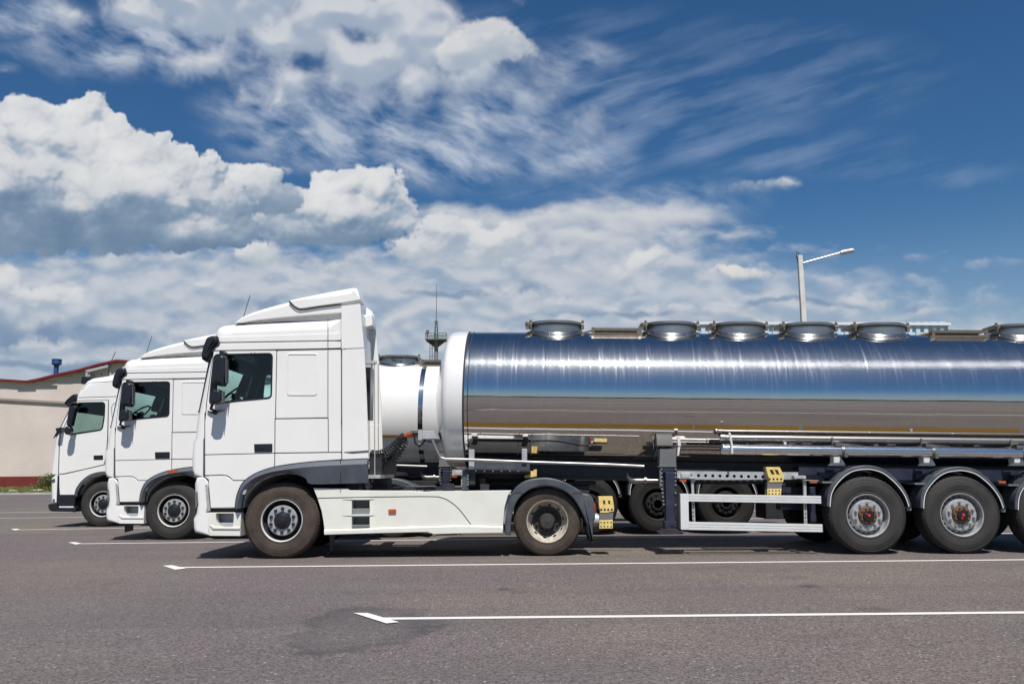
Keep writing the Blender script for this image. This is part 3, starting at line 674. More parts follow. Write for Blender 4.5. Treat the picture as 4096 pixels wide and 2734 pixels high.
    plate('door_lower_panel', B([(318, 443), (1039, 426), (1036, 566), (950, 590), (840, 635), (745, 699), (610, 701), (582, 672), (545, 650), (482, 643), (318, 650)]), par=door)
    plate('fender_panel', B([(356, 664), (480, 657), (535, 663), (575, 686), (604, 714), (732, 712), (690, 780), (655, 880), (640, 985), (378, 990), (357, 730)]), th=0.02)
    plate('sleeper_side_panel', A([(1070, 792), (1590, 782), (1590, 1484), (1056, 1493)]))
    plate('locker_door', A([(1054, 1505), (1592, 1497)])+B([(1595, 408), (1049, 416)]))
    plate('pillar_panel', A([(1603, 782), (1732, 778)])+B([(1736, 408), (1607, 409)]))
    plate('sill_panel', B([(1048, 429), (1736, 419), (1736, 484), (1450, 505), (1200, 533), (1046, 562)]))
    plate('roof_side_panel', A([(470, 716), (1590, 698), (1590, 764), (420, 786), (440, 745)]), th=0.02)
    plate('roof_side_panel', A([(1602, 697), (1733, 694), (1733, 760), (1602, 763)]), th=0.02)
    plate('roof_side_panel', A([(430, 648), (700, 640), (1590, 612), (1590, 680), (480, 698), (440, 697)]), th=0.010, rnd=0.02)
    plate('roof_side_panel', A([(1602, 611), (1733, 606), (1733, 677), (1602, 680)]), th=0.010)
    # embossed square on the sleeper side: a shallow rounded tray standing proud
    o = round_poly(xz(A([(1170, 812), (1497, 812), (1488, 1258), (1168, 1258)])), 0.05, 5); i_ = [tuple(Vector(p)+n*0.022) for p, n in zip(o, inward(o))]
    bm = bmesh.new(); prism(bm, o, -0.019, -0.011, 0.006, 2, holes=(i_,), hole_depth=0.007)
    link_mesh('embossed_frame', bm, P, t, 50)
    # door handle
    bm = bmesh.new(); prism(bm, round_poly(xz(B([(828, 326), (1020, 322), (1020, 408), (832, 412)])), 0.012), -0.02, 0.0, 0.004, 2)
    box(bm, *[q for q in (f.loc(*B([(850, 0)])[0]).x, f.loc(*B([(950, 0)])[0]).x)], -0.028, -0.018, f.loc(*B([(900, 378)])[0]).z, f.loc(*B([(900, 362)])[0]).z, 0.003)
    link_mesh('door_handle', bm, M['black_g'], door)
    # wheel arch trim
    bm = bmesh.new()
    top = B([(640, 1000), (650, 900), (680, 800), (735, 712), (840, 640), (950, 595), (1045, 568), (1200, 540), (1450, 512), (1740, 494), (2018, 481)])
    bot = B([(2015, 730), (1740, 738), (1430, 742), (1380, 690), (1300, 650), (1180, 632), (1040, 648), (900, 700), (800, 780), (740, 850), (715, 920), (705, 988)])
    po = smooth_pts(xz(top), 3)+smooth_pts(xz(bot), 3)
    prism(bm, po, -0.05, 0.02, 0.0)
    # sloped upper face: wedge strip that catches the sun
    tp = smooth_pts(xz(top), 3); md = smooth_pts(xz(B([(668, 1000), (690, 900), (722, 810), (775, 735), (880, 665), (980, 630), (1050, 612), (1200, 588), (1450, 562), (1740, 546), (2018, 533)])), 3)
    v1 = [bm.verts.new((x, -0.051, z)) for x, z in tp]; v2 = [bm.verts.new((x, -0.105, z)) for x, z in md]; bt = smooth_pts(xz(bot)[::-1], 3)
    for k in range(len(tp)-1): bm.faces.new((v1[k], v1[k+1], v2[k+1], v2[k]))
    n2 = len(bt); v3 = [bm.verts.new((bt[int(k*(n2-1)/(len(tp)-1))][0], -0.06, bt[int(k*(n2-1)/(len(tp)-1))][1])) for k in range(len(tp))]
    for k in range(len(tp)-1): bm.faces.new((v2[k], v2[k+1], v3[k+1], v3[k]))
    link_mesh('wheel_arch_trim', bm, M['grey'], t, 25)
    bm = bmesh.new(); ribbon(bm, smooth_pts(xz([(x, y-1) for x, y in top]), 2), 0.014, -0.054); ribbon(bm, xz(B([(1741, 490), (1741, 736)])), 0.012, -0.088)
    link_mesh('trim_edge', bm, M['seam'], t)
    bm = bmesh.new(); prism(bm, round_poly(xz(B([(738, 808), (772, 804), (755, 850), (722, 852)])), 0.01), -0.095, -0.05, 0.005, 2)
    link_mesh('arch_marker_light', bm, M['grey'] if second else M['galv'], t)
    if second:
        f.tx = None; bm = bmesh.new(); prism(bm, round_poly(f.xz(G7([(1123, 1037), (1182, 1035), (1176, 1056), (1124, 1056)])), 0.01), -0.10, -0.04, 0.008, 2); f.tx = aff
        link_mesh('side_marker_light', bm, M['amber'], t, 40)
    # corner strip
    bm = bmesh.new(); prism(bm, xz(B([(300, 275), (313, 262), (314, 655), (296, 655)])), -0.02, 0.02, 0.003, 1)
    link_mesh('corner_strip', bm, M['grey'], t)
    # bumper, steps
    bp = B([(222, 672), (192, 745), (196, 900), (206, 1045), (181, 1105), (183, 1215), (205, 1248), (365, 1282), (345, 1170), (330, 1040), (352, 760), (345, 715), (300, 668)])
    bm = bmesh.new(); prism(bm, xz(bp), -0.01, W+0.01, [.06, .09, .10, .10, .08, .08, .05, .02, .01, .01, .01, .01, .02], 5, True)
    bumper = link_mesh('bumper', bm, P, t, 45)
    bm = bmesh.new(); prism(bm, round_poly(xz(B([(205, 835), (235, 812), (266, 818), (272, 880), (255, 950), (225, 1010), (212, 1035)])), 0.02), 0.0, 0.12, 0.01, 2)
    for q in bm.verts: q.co.x -= 0.012 if q.co.y > 0.05 else 0.0
    link_mesh('headlight', bm, M['grey_steel'], bumper, 40)
    bm = bmesh.new(); prism(bm, xz(B([(318, 745), (345, 745), (372, 1020), (340, 1030)])), -0.018, 0.0, 0.004, 1)
    for zz in (797, 1010): 
        q = f.loc(*B([(332, zz)])[0]); lathe(bm, [(0.008, -0.024), (0.0, -0.026)], q.x, 0, q.z, n=8)
    link_mesh('bumper_bracket', bm, M['galv'], bumper)
    bm = bmesh.new(); prism(bm, xz(B([(332, 1040), (694, 1038), (686, 1284), (366, 1282), (345, 1180)])), -0.02, 0.30, 0.008, 2, holes=(round_poly(xz(B([(430, 1046), (621, 1046), (612, 1188), (500, 1188), (455, 1165), (434, 1120)])), 0.02),), hole_depth=0.2)
    prism(bm, xz(B([(370, 1168), (430, 1190), (686, 1190), (684, 1215), (400, 1212)])), -0.035, 0.0, 0.008, 2)
    link_mesh('entry_step', bm, PC, t, 40)
    bm = bmesh.new(); prism(bm, xz(B([(428, 1040), (625, 1040), (615, 1192), (430, 1190)])), 0.17, 0.2); prism(bm, xz(B([(425, 1148), (620, 1148), (620, 1190), (460, 1190)])), 0.0, 0.19, 0.004, 1)
    link_mesh('step_tread', bm, M['galv'], t)
    bm = bmesh.new(); prism(bm, xz(B([(345, 985), (700, 980), (700, 1050), (345, 1050)])), 0.06, 0.8); prism(bm, xz(B([(295, 655), (360, 700), (370, 760), (340, 760)])), 0.0, 0.05)
    link_mesh('underbody', bm, M['chassis'], t)
    if second:
        bm = bmesh.new(); prism(bm, xz(B([(390, 1285), (500, 1285), (500, 1380), (395, 1410)])), 0.12, 0.15, 0.004, 1)
        link_mesh('front_mudflap', bm, M['black'], t)
    # sun visor
    bm = bmesh.new(); prism(bm, round_poly(xz(A([(283, 880), (281, 830), (300, 745), (338, 655), (376, 636), (440, 632), (458, 650), (470, 700), (415, 752), (392, 790), (372, 860), (340, 915)])), 0.02), -0.06, W+0.06, 0.05, 3, True)
    link_mesh('sun_visor', bm, M['black'], t, 40)
    bm = bmesh.new(); prism(bm, xz(A([(455, 655), (478, 725), (470, 745), (420, 780), (395, 800), (385, 795), (440, 735)])), -0.02, 0.03, 0.005, 2)
    link_mesh('visor_mount', bm, M['greyblue'], t)
    # roof spoiler: side body, recess, top wing
    sp = A([(610, 497), (650, 460), (700, 425), (790, 383), (900, 343), (1040, 302), (1180, 267), (1330, 236), (1500, 210), (1737, 180), (1737, 388), (1400, 415), (1100, 440), (850, 466), (700, 490)])
    bm = bmesh.new(); prism(bm, xz(sp), 0.04, W-0.04, [.01, .02, .03, .045, .06, .07, .07, .08, .08, .08, .015, .015, .015, .012, .01], 4, True)
    link_mesh('roof_deflector', bm, P, t, 40)
    bm = bmesh.new(); prism(bm, xz(A([(700, 496), (860, 462), (1100, 432), (1400, 408), (1737, 380), (1737, 455), (1100, 468)])), 0.11, W-0.11)
    link_mesh('deflector_base', bm, P, t, 40)
    wg = A([(1184, 262), (1340, 222), (1500, 183), (1680, 145), (1830, 119), (1872, 118), (1893, 130), (1908, 160), (1925, 215), (1930, 255), (1725, 293), (1500, 322), (1345, 346), (1292, 348), (1245, 324), (1210, 290)])
    wr = [.02, .05, .09, .11, .11, .10, .08, .05, .03, .01, .015, .015, .015, .015, .015, .015]
    bm = bmesh.new(); prism(bm, xz(wg), 0.015, 0.42, wr, 5, True)
    prism(bm, xz([(min(a_, 1384+(a_-1384)*.25), b_+(0 if a_ < 1384 else 6)) for a_, b_ in wg]), W-0.42, W-0.05, .02, 2, True)
    prism(bm, xz(A([(1184, 264), (1340, 224), (1500, 185), (1600, 164), (1660, 170), (1690, 292), (1500, 318), (1345, 343), (1292, 346)])), 0.40, W-0.40, .02, 2, True)
    link_mesh('roof_wing', bm, P, t, 40)
    bm = bmesh.new(); ribbon(bm, smooth_pts(xz(A([(1188, 268), (1212, 300), (1246, 333), (1292, 355), (1346, 352), (1500, 329), (1728, 300)])), 3), 0.02, 0.018)
    link_mesh('wing_gap', bm, M['seam'], t)
    bm = bmesh.new()
    for q_ in A([(801, 812), (837, 812)])+B([(332, 797)]): q = f.loc(*q_); lathe(bm, [(0.007, -0.016), (0.0, -0.017)], q.x, 0, q.z, n=8)
    link_parts('door_screw', bm, M['seam'], door)
    # antenna
    p0 = f.loc(*A([(700, 485)])[0], 0.35); p1 = f.loc(*A([(785, 210)])[0], 0.35)
    bm = bmesh.new(); tube(bm, [p0, p0*0.75+p1*0.25, p1], [0.008, 0.005, 0.0045], 6); lathe(bm, [(0.03, -0.03), (0.025, 0.012), (0.0, 0.015)], p0.x, p0.y, p0.z, 'z', 10)
    link_mesh('antenna', bm, M['black'], t)
    # side deflectors (near and far)
    for ya, yb in ((-0.012, 0.018), (W-0.018, W+0.012)):
        near = ya < 1
        bm = bmesh.new()
        up = A([(1738, 322), (1936, 300), (1950, 480), (1976, 758), (1738, 770)]); lo = A([(1746, 780), (1979, 768), (2000, 1200), (2014, 1560)])+B([(2022, 480), (1746, 492)])
        if near: prism(bm, xz(up), ya, yb, 0.008, 2, True); prism(bm, xz(lo), ya, yb, 0.008, 2, True)
        else: prism(bm, round_poly(f.xz(A([(1995, 335), (2012, 345), (2055, 375), (2080, 430), (2090, 480), (2110, 700), (2130, 920), (2150, 1250), (2162, 1560)])+B([(2172, 470), (2000, 480)]), W), 0.015), W-0.02, W+0.01, 0.006, 2, True)
        sdp = link_mesh('side_deflector', bm, P, t, 30)
        if near:
            bm = bmesh.new(); prism(bm, xz(B([(1765, 408), (2020, 391), (2021, 408), (1850, 420)])), -0.02, -0.012, 0.002, 1)
            link_mesh('deflector_scoop', bm, M['greyblue'], sdp)
    # cab rear: air intake, frame with rods
    bm = bmesh.new(); xr = f.loc(*A([(1745, 900)])[0]).x; zr = f.loc(*A([(1745, 900)])[0]).z
    box(bm, xr, xr+0.02, 0.15, W-0.15, 1.15, zr+0.6)
    link_mesh('cab_rear_wall', bm, M['white'], t)
    bm = bmesh.new()
    px0 = f.loc(*K([(232, 680)])[0], 0.55); px1 = f.loc(*K([(232, 1065)])[0], 0.55)
    box(bm, px0.x-0.10, px0.x+0.03, 0.5, 0.85, px1.z, px0.z, 0.03)
    link_mesh('air_intake', bm, M['black'], t)
    bm = bmesh.new()
    def seg(a, b, v, r=0.008): tube(bm, [f.loc(*K([a])[0], v), f.loc(*K([b])[0], v)], r, 6)
    seg((271, 640), (275, 1470), 0.30); seg((300, 655), (302, 1470), 0.9); seg((235, 1110), (325, 1112), 0.3, 0.006)
    q0 = f.loc(*K([(208, 632)])[0], 0.3); q1 = f.loc(*K([(285, 655)])[0], 0.3); box(bm, q0.x, q1.x, 0.28, 0.36, q1.z, q0.z, 0.004)
    q0 = f.loc(*K([(232, 1472)])[0], 0.3); q1 = f.loc(*K([(325, 1497)])[0], 0.3); box(bm, q0.x, q1.x, 0.2, 1.6, q1.z, q0.z, 0.004)
    link_mesh('hose_frame', bm, M['galv'], t)
    bm = bmesh.new(); q0 = f.loc(*K([(238, 1310)])[0], 0.4); q1 = f.loc(*K([(325, 1470)])[0], 0.4); box(bm, q0.x, q1.x, 0.4, 2.0, q1.z, q0.z, 0.01)
    link_mesh('valve_box', bm, M['chassis'], t)
    # interior
    sx = f.loc(*A([(1085, 1300)])[0]).x; sz = f.loc(*A([(1085, 1300)])[0]).z
    for yy in (0.35, W-0.90):
        bm = bmesh.new()
        prism(bm, round_poly([(sx-0.12, sz-0.35), (sx+0.12, sz-0.35), (sx+0.22, sz+0.35), (sx+0.06, sz+0.37)], 0.05), yy, yy+0.52, 0.05, 3, True)
        prism(bm, round_poly([(sx-0.45, sz-0.45), (sx+0.1, sz-0.45), (sx+0.1, sz-0.28), (sx-0.45, sz-0.25)], 0.05), yy, yy+0.52, 0.04, 2, True)
        prism(bm, round_poly([(sx+0.07, sz+0.38), (sx+0.17, sz+0.38), (sx+0.19, sz+0.55), (sx+0.10, sz+0.55)], 0.03), yy+0.12, yy+0.40, 0.03, 2, True)
        link_mesh('seat', bm, M['seat'], t, 50)
    bm = bmesh.new(); dx = f.loc(*A([(300, 1350)])[0]).x; dz = f.loc(*A([(300, 1320)])[0]).z
    prism(bm, round_poly([(dx, dz-0.5), (dx+0.45, dz-0.5), (dx+0.40, dz-0.08), (dx+0.2, dz), (dx+0.05, dz-0.02)], 0.04), 0.08, W-0.08, 0.02, 2, True)
    link_mesh('dashboard', bm, M['dash'], t, 50)
    bm = bmesh.new(); c = f.loc(*A([(625, 1245)])[0], 0.62); ax = Vector((-0.62, 0, 0.78)).normalized(); u = Vector((0, 1, 0)); w_ = ax.cross(u)
    tube(bm, [c+u*(0.22*math.cos(k*math.pi/14))+w_*(0.22*math.sin(k*math.pi/14)) for k in range(29)], 0.016, 8, caps=False)
    tube(bm, [c, c-ax*0.05], 0.07, 10); tube(bm, [c-u*0.2, c, c+u*0.2], 0.014, 6); tube(bm, [c-ax*0.05, c-ax*0.35], 0.03, 8)
    link_mesh('steering_wheel', bm, M['dash'], t, 50)
    mirror_set(f, t, 1); mirror_set(f, t, -1)
    # chassis
    z0 = 0.66; xf = f.loc(*B([(420, 900)])[0]).x; xe = f.loc(*D([(1250, 700)])[0]).x
    bm = bmesh.new()
    for yy in (0.80, 1.60): box(bm, xf, xe, yy, yy+0.08, z0, z0+0.27, 0.006)
    for k in range(5):
        x = xf+1.2+(xe-xf-1.4)*k/4; box(bm, x, x+0.08, 0.85, 1.65, z0+0.04, z0+0.22)
    box(bm, xf+0.1, xf+2.2, 0.95, 1.55, 0.45, 1.2, 0.05)
    box(bm, f.loc(*D([(560, 500)])[0]).x-0.55, f.loc(*D([(560, 500)])[0]).x+1.0, 0.85, 1.65, 0.93, 0.99, 0.01)
    link_mesh('chassis_frame', bm, M['chassis'], t, 30)
    bm = bmesh.new(); xk = f.loc(*D([(600, 500)])[0]).x
    lathe(bm, [(0.0, 0.07), (0.42, 0.07), (0.46, 0.05), (0.46, 0.0), (0.40, -0.02)], xk, W/2, 1.08, 'z', 28)
    link_mesh('fifth_wheel', bm, M['chassis'], t)
    # side skirt
    sk = Cc([(140, 522), (325, 526), (500, 527), (520, 545), (745, 549), (1160, 552), (1225, 562), (2210, 547), (2172, 600), (2138, 720), (2126, 850), (2121, 915), (1700, 905), (1000, 925), (255, 952), (245, 870), (225, 760), (180, 622)])
    h1 = xz(Cc([(548, 650), (734, 650), (734, 736), (548, 738)])); h2 = xz(Cc([(548, 818), (734, 818), (734, 906), (548, 908)]))
    bm = bmesh.new(); prism(bm, xz(sk), -0.015, 0.03, 0.010, 2, holes=(h1, h2), hole_depth=0.09)
    side = link_mesh('side_skirt', bm, PC, t, 40)
    bm = bmesh.new()
    for a_, b_ in ((650, 738), (818, 908)):
        p = f.xz(Cc([(544, a_-4), (738, a_-4), (738, b_+4), (544, b_+4)])); prism(bm, p, 0.07, 0.085)
        for zz in (a_-6,):
            q = xz(Cc([(445, zz), (785, zz-4), (735, zz+6), (548, zz+6)])); prism(bm, q, -0.019, -0.012, 0.002, 1)
    link_mesh('vent_recess', bm, M['grey'], side)
    bm = bmesh.new(); prism(bm, xz(Cc([(255, 952), (1000, 925), (1700, 905), (2121, 915), (2120, 990), (1700, 996), (1400, 1004), (1330, 982), (800, 994), (257, 1010)])), -0.045, 0.05, [.03, .03, .03, .03, .01, .01, .01, .01, .01, .01], 4)
    link_mesh('skirt_sill', bm, PC, t, 50)
    bm = bmesh.new(); ribbon(bm, smooth_pts(xz(Cc([(188, 629), (600, 620), (1000, 614), (1380, 612), (1480, 624), (1560, 660), (1640, 722), (1700, 790), (1745, 850), (1783, 900)])), 4), 0.011, -0.0165)
    link_mesh('skirt_seam', bm, M['seam'], side)
    bm = bmesh.new(); prism(bm, round_poly(xz(Cc([(925, 744), (1007, 742), (1007, 786), (926, 788)])), 0.012), -0.035, -0.012, 0.006, 2)
    link_mesh('side_marker_light', bm, M['amber'], side)
    bm = bmesh.new(); prism(bm, xz(Cc([(285, 1010), (350, 1008), (322, 1185), (300, 1190)])), 0.10, 0.13, 0.004, 1)
    q = f.loc(*Cc([(305, 1190)])[0], 0.1); tube(bm, [q, q+Vector((-0.02, 0, -0.03))], 0.008, 6)
    link_mesh('mudflap', bm, M['black'], t)
    # things between skirt top and chassis: deck plate, tank, bolts
    bm = bmesh.new(); xa = f.loc(*Cc([(745, 540)])[0], 0.1).x; xb = f.loc(*Cc([(2205, 545)])[0], 0.1).x; zt = f.loc(*Cc([(1400, 535)])[0], 0.1).z
    prism(bm, round_poly([(xa, 0.42), (xb, 0.42), (xb, zt-0.03), (xa, zt-0.03)], 0.06), 0.06, 0.72, 0.03, 2, True)
    link_mesh('fuel_tank', bm, M['galv'], t, 40)
    bm = bmesh.new()
    for a_ in (1290, 1700):
        x = f.loc(*Cc([(a_, 540)])[0], 0.1).x; box(bm, x, x+0.07, 0.045, 0.74, 0.40, zt-0.015, 0.004)
    for a_, b_ in ((1490, 1610), (1880, 1975)):
        q0 = f.loc(*Cc([(a_, 480)])[0], 0.4); q1 = f.loc(*Cc([(b_, 535)])[0], 0.4); box(bm, q0.x, q1.x, 0.38, 0.5, q1.z-0.05, q0.z, 0.01)
    tube(bm, [f.loc(*Cc([(1110, 510)])[0], .5), f.loc(*Cc([(1500, 506)])[0], .5)], 0.012, 6); tube(bm, [f.loc(*Cc([(1600, 512)])[0], .7), f.loc(*Cc([(2200, 516)])[0], .7)], 0.02, 6)
    box(bm, f.loc(*Cc([(500, 470)])[0], .5).x, f.loc(*Cc([(640, 520)])[0], .5).x, 0.3, 0.7, f.loc(*Cc([(640, 530)])[0], .5).z-0.1, f.loc(*Cc([(500, 475)])[0], .5).z, 0.02)
    link_parts('tank_strap', bm, M['chassis'], t, 40)
    bm = bmesh.new(); q0 = f.loc(*Cc([(330, 515)])[0], 0.2).x; box(bm, q0, xa+0.8, 0.03, 0.7, zt-0.06, zt-0.035, 0.004); 
    for k in range(16): box(bm, xa-0.1+k*0.05, xa-0.08+k*0.05, 0.06, 0.6, zt-0.035, zt-0.022)
    link_mesh('catwalk', bm, M['alu'], t, 40)
    bm = bmesh.new()
    for yy in (0.72, 1.64): 
        lathe(bm, [(0.001, -0.30), (0.30, -0.30), (0.33, -0.25), (0.33, 0.25), (0.30, 0.3), (0.001, 0.3)], xa+0.2, yy+0.0, 0.55, 'x', 20) if False else None
    box(bm, xa-0.6, xa+1.6, 0.9, 1.6, 0.32, 0.6, 0.05)
    link_mesh('gearbox', bm, M['chassis'], t, 40)
    # rear fender
    fo = [(318, 1010), (316, 850), (332, 720), (368, 610), (430, 515), (530, 447), (640, 422), (760, 416), (880, 440), (1000, 492), (1090, 548), (1130, 580), (1195, 592), (1240, 665), (1250, 800), (1228, 900), (1232, 1095)]
    fi = [(372, 1018), (380, 850), (420, 700), (490, 600), (600, 530), (720, 503), (830, 515), (940, 560), (1030, 640), (1100, 750), (1150, 860), (1190, 960), (1218, 1095)]
    bm = bmesh.new(); po = smooth_pts(xz(D(fo)), 3); pi_ = smooth_pts(xz(D(fi)), 3)
    prism(bm, po+pi_[::-1], -0.03, 0.62, 0.02, 3)
    fen = link_mesh('rear_fender', bm, M['greyblue'], t, 40)
    bm = bmesh.new(); ribbon(bm, smooth_pts(xz(D([(356, 612), (420, 572), (500, 578)])), 3), 0.010, -0.032); ribbon(bm, smooth_pts(xz(D([(1010, 582), (1060, 572), (1120, 580)])), 3), 0.010, -0.032)
    link_mesh('fender_joint', bm, M['seam'], fen)
    bm = bmesh.new(); fl = [(xw, zw) for xw, zw in xz(D([(1165, 900), (1195, 960), (1225, 1095), (1212, 1090), (1160, 940)]))]; prism(bm, fl, -0.01, 0.6, 0.0)
    link_mesh('rear_mudflap', bm, M['black'], fen)
    bm = bmesh.new(); prism(bm, round_poly(xz(D([(1218, 690), (1235, 675), (1262, 690), (1266, 770), (1245, 792), (1216, 790)])), 0.015), 0.02, 0.20, 0.012, 2, True)
    link_mesh('tail_light', bm, M['redl'], t, 50)
    bm = bmesh.new(); q = f.loc(*D([(1262, 855)])[0], 0.15); lathe(bm, [(0.001, -0.09), (0.07, -0.085), (0.088, -0.05), (0.088, 0.05), (0.07, 0.085), (0.001, 0.09)], q.x, 0.18, q.z, 'x', 20)
    link_mesh('air_tank', bm, M['galv'], t, 40)
    # wheels
    wf = (694, 2044) if second else (1127, 2087); save = f.tx; f.tx = None if second else save
    p = f.loc(*wf, 0.03); f.tx = save
    sub = None if second else 't1'
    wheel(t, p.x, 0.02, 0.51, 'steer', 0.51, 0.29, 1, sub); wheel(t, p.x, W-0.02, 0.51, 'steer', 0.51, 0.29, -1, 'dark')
    p = f.loc(*D([(757, 905)])[0], 0.03)
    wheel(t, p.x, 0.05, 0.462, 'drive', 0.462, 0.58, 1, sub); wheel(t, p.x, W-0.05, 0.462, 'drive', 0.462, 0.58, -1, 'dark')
    bm = bmesh.new(); tube(bm, [(p.x, 0.4, 0.46), (p.x, W-0.4, 0.46)], 0.09, 12); lathe(bm, [(0.001, -0.2), (0.16, -0.15), (0.2, 0), (0.16, 0.15), (0.001, 0.2)], p.x, W/2, 0.48, 'y', 16)
    link_mesh('rear_axle', bm, M['chassis'], t, 40)
    return t
# ---------------------------------------------------------------- older tractor unit at the back
def build_tractor3(f, label):
    W = 2.45; xz = f.xz; P = M['white']
    t = thing('truck_tractor', label, 'truck', f, group='white truck tractor units parked side by side')
    win = round_poly(xz(G7([(510, 597), (692, 593), (688, 688), (675, 770), (448, 804), (470, 700)])), 0.07, 4)
    pts = G7([(335, 1068), (337, 960), (352, 835), (362, 810), (448, 640), (490, 580), (503, 530), (530, 485), (562, 446), (600, 428), (735, 408), (1010, 398), (1010, 1100), (820, 1100), (760, 1062), (700, 1062), (600, 1090), (540, 1140), (500, 1200), (395, 1200), (386, 1070)])
    rr = [.05, .12, .14, .12, .10, .12, .14, .16, .18, .18, .16, .12] + [.004]*9
    bm = bmesh.new(); prism(bm, xz(pts), 0.0, W, rr, 5, True, holes=(win,), hole_depth=0.05, skip=(3,))
    body = link_mesh('cab_body', bm, P, t, 40)
    bm = bmesh.new(); ln = G7([(372, 810), (455, 650), (500, 590), (560, 470), (980, 430), (990, 900), (372, 900)])
    winL = [tuple(Vector(p)+n*0.02) for p, n in zip(win, inward(win))]
    prism(bm, xz(ln), 0.05, W-0.05, 0, 1, True, holes=(winL,), skip=(0,))
    link_mesh('cab_lining', bm, M['inside'], body)
    a = f.loc(*G7([(362, 812)])[0]); b = f.loc(*G7([(449, 641)])[0])
    bm = bmesh.new(); bm.faces.new([bm.verts.new((p.x-0.003, y, p.z)) for p, y in ((a, .07), (a, W-.07), (b, W-.07), (b, .07))]); link_mesh('windscreen', bm, M['glass'], t)
    bm = bmesh.new(); 
    for y in (0.09, W-0.09): tube(bm, [(a.x-0.012, y, a.z-0.02), (b.x-0.012, y, b.z)], 0.016, 6)
    prism(bm, xz(G7([(352, 826), (385, 765), (420, 770), (410, 790), (370, 800)])), -0.01, 0.05, 0.004, 1)
    link_parts('windscreen_seal', bm, M['black'], t)
    for y in (0.012, W-0.012):
        bm = bmesh.new(); bm.faces.new([bm.verts.new((x, y, z)) for x, z in win]); sw = link_mesh('side_window', bm, M['glass'], t)
        out = [tuple(Vector(p)-n*0.02) for p, n in zip(win, inward(win))]; hin = [tuple(Vector(p)+n*0.008) for p, n in zip(win, inward(win))]
        bm = bmesh.new(); prism(bm, out, *((-0.02, 0.004) if y < 1 else (W-0.004, W+0.02)), 0.004, 1, True, holes=(hin,), hole_depth=0.02)
        link_mesh('window_seal', bm, M['black'], sw)
    wo = [tuple(Vector(p)-n*0.016) for p, n in zip(win, inward(win))]
    bm = bmesh.new(); prism(bm, xz(G7([(506, 585), (714, 580), (708, 840), (686, 1000), (560, 1030), (430, 1058), (390, 1062), (395, 900), (402, 805)])), -0.012, 0.003, 0.004, 2, holes=(wo,), hole_depth=0.012)
    door = link_mesh('door', bm, P, t, 40)
    bm = bmesh.new(); ribbon(bm, xz(G7([(386, 1066), (391, 900), (399, 805), (503, 581), (717, 576), (711, 842), (700, 960), (688, 1004)])), 0.02, -0.0015)
    ribbon(bm, xz(G7([(388, 1064), (430, 1062), (560, 1032), (690, 1002)])), 0.016, -0.0015)
    ribbon(bm, xz(G7([(520, 560), (780, 552)])), 0.012, -0.0015); ribbon(bm, smooth_pts(xz(G7([(540, 510), (575, 470), (620, 458), (780, 452)])), 3), 0.008, -0.0015)
    ribbon(bm, smooth_pts(xz(G7([(740, 690), (738, 620), (760, 597), (800, 590)])), 3), 0.012, -0.0015)
    link_mesh('panel_gaps', bm, M['seam'], body)
    bm = bmesh.new(); prism(bm, round_poly(xz(G7([(619, 941), (682, 939), (682, 969), (620, 970)])), 0.01), -0.02, -0.005, 0.004, 1); link_mesh('door_handle', bm, M['black_g'], door)
    # visor, mirror
    bm = bmesh.new(); prism(bm, round_poly(xz(G7([(423, 600), (440, 575), (480, 540), (500, 534), (508, 545), (508, 572), (490, 590), (440, 612)])), 0.03), -0.05, W+0.05, 0.05, 3, True); link_mesh('sun_visor', bm, M['black'], t, 40)
    for sg in (1, -1):
        yy = (lambda v: v) if sg > 0 else (lambda v: W-v)
        def pr(bm, pts, a, b, r): prism(bm, pts, min(yy(a), yy(b)), max(yy(a), yy(b)), r, 3, True)
        bm = bmesh.new(); pr(bm, round_poly(xz(G7([(452, 618), (490, 610), (500, 625), (490, 650), (468, 750), (436, 748), (440, 690)])), 0.05) if False else round_poly(f.xz(G7([(452, 618), (492, 610), (500, 625), (486, 660), (466, 750), (434, 748), (440, 690)]), -0.3), 0.05), -0.3, -0.12, 0.04)
        m = link_mesh('mirror', bm, M['black'], t, 50)
        bm = bmesh.new(); pr(bm, round_poly(f.xz(G7([(422, 765), (430, 748), (462, 752), (470, 780), (455, 800), (432, 805), (420, 790)]), -0.3), 0.04), -0.3, -0.15, 0.03); link_mesh('wide_angle_mirror', bm, M['black'], m, 50)
        bm = bmesh.new(); pr(bm, f.xz(G7([(470, 600), (510, 588), (512, 602), (490, 625), (470, 620)]), 0), -0.2, 0.0, 0.01); pr(bm, f.xz(G7([(395, 765), (430, 758), (425, 785), (400, 785)]), 0), -0.2, 0.0, 0.01); link_parts('mirror_arm', bm, M['black'], m)
    # bumper, lamp, step
    bm = bmesh.new(); prism(bm, xz(G7([(372, 1066), (330, 1092), (331, 1256), (376, 1256), (388, 1200), (388, 1070)])), -0.01, W+0.01, [.05, .10, .10, .02, .01, .01], 4, True); bp = link_mesh('bumper', bm, P, t, 40)
    bm = bmesh.new(); prism(bm, xz(G7([(343, 1100), (364, 1094), (366, 1116), (343, 1118)])), -0.02, 0.05, 0.006, 2); q = f.loc(*G7([(357, 1236)])[0]); lathe(bm, [(0.03, -0.018), (0.0, -0.02)], q.x, 0, q.z, n=10); link_mesh('bumper_lamp', bm, M['greyblue'], bp)
    bm = bmesh.new(); prism(bm, xz(G7([(380, 1068), (392, 1072), (392, 1200), (500, 1205), (494, 1275), (395, 1275), (372, 1256)])), -0.012, 0.3, 0.01, 2); prism(bm, round_poly(xz(G7([(318, 1262), (370, 1256), (392, 1284), (505, 1284), (503, 1314), (340, 1310), (322, 1296)])), 0.03), -0.02, W+0.02, 0.02, 2, True)
    link_mesh('lower_bumper', bm, M['black'], t, 40)
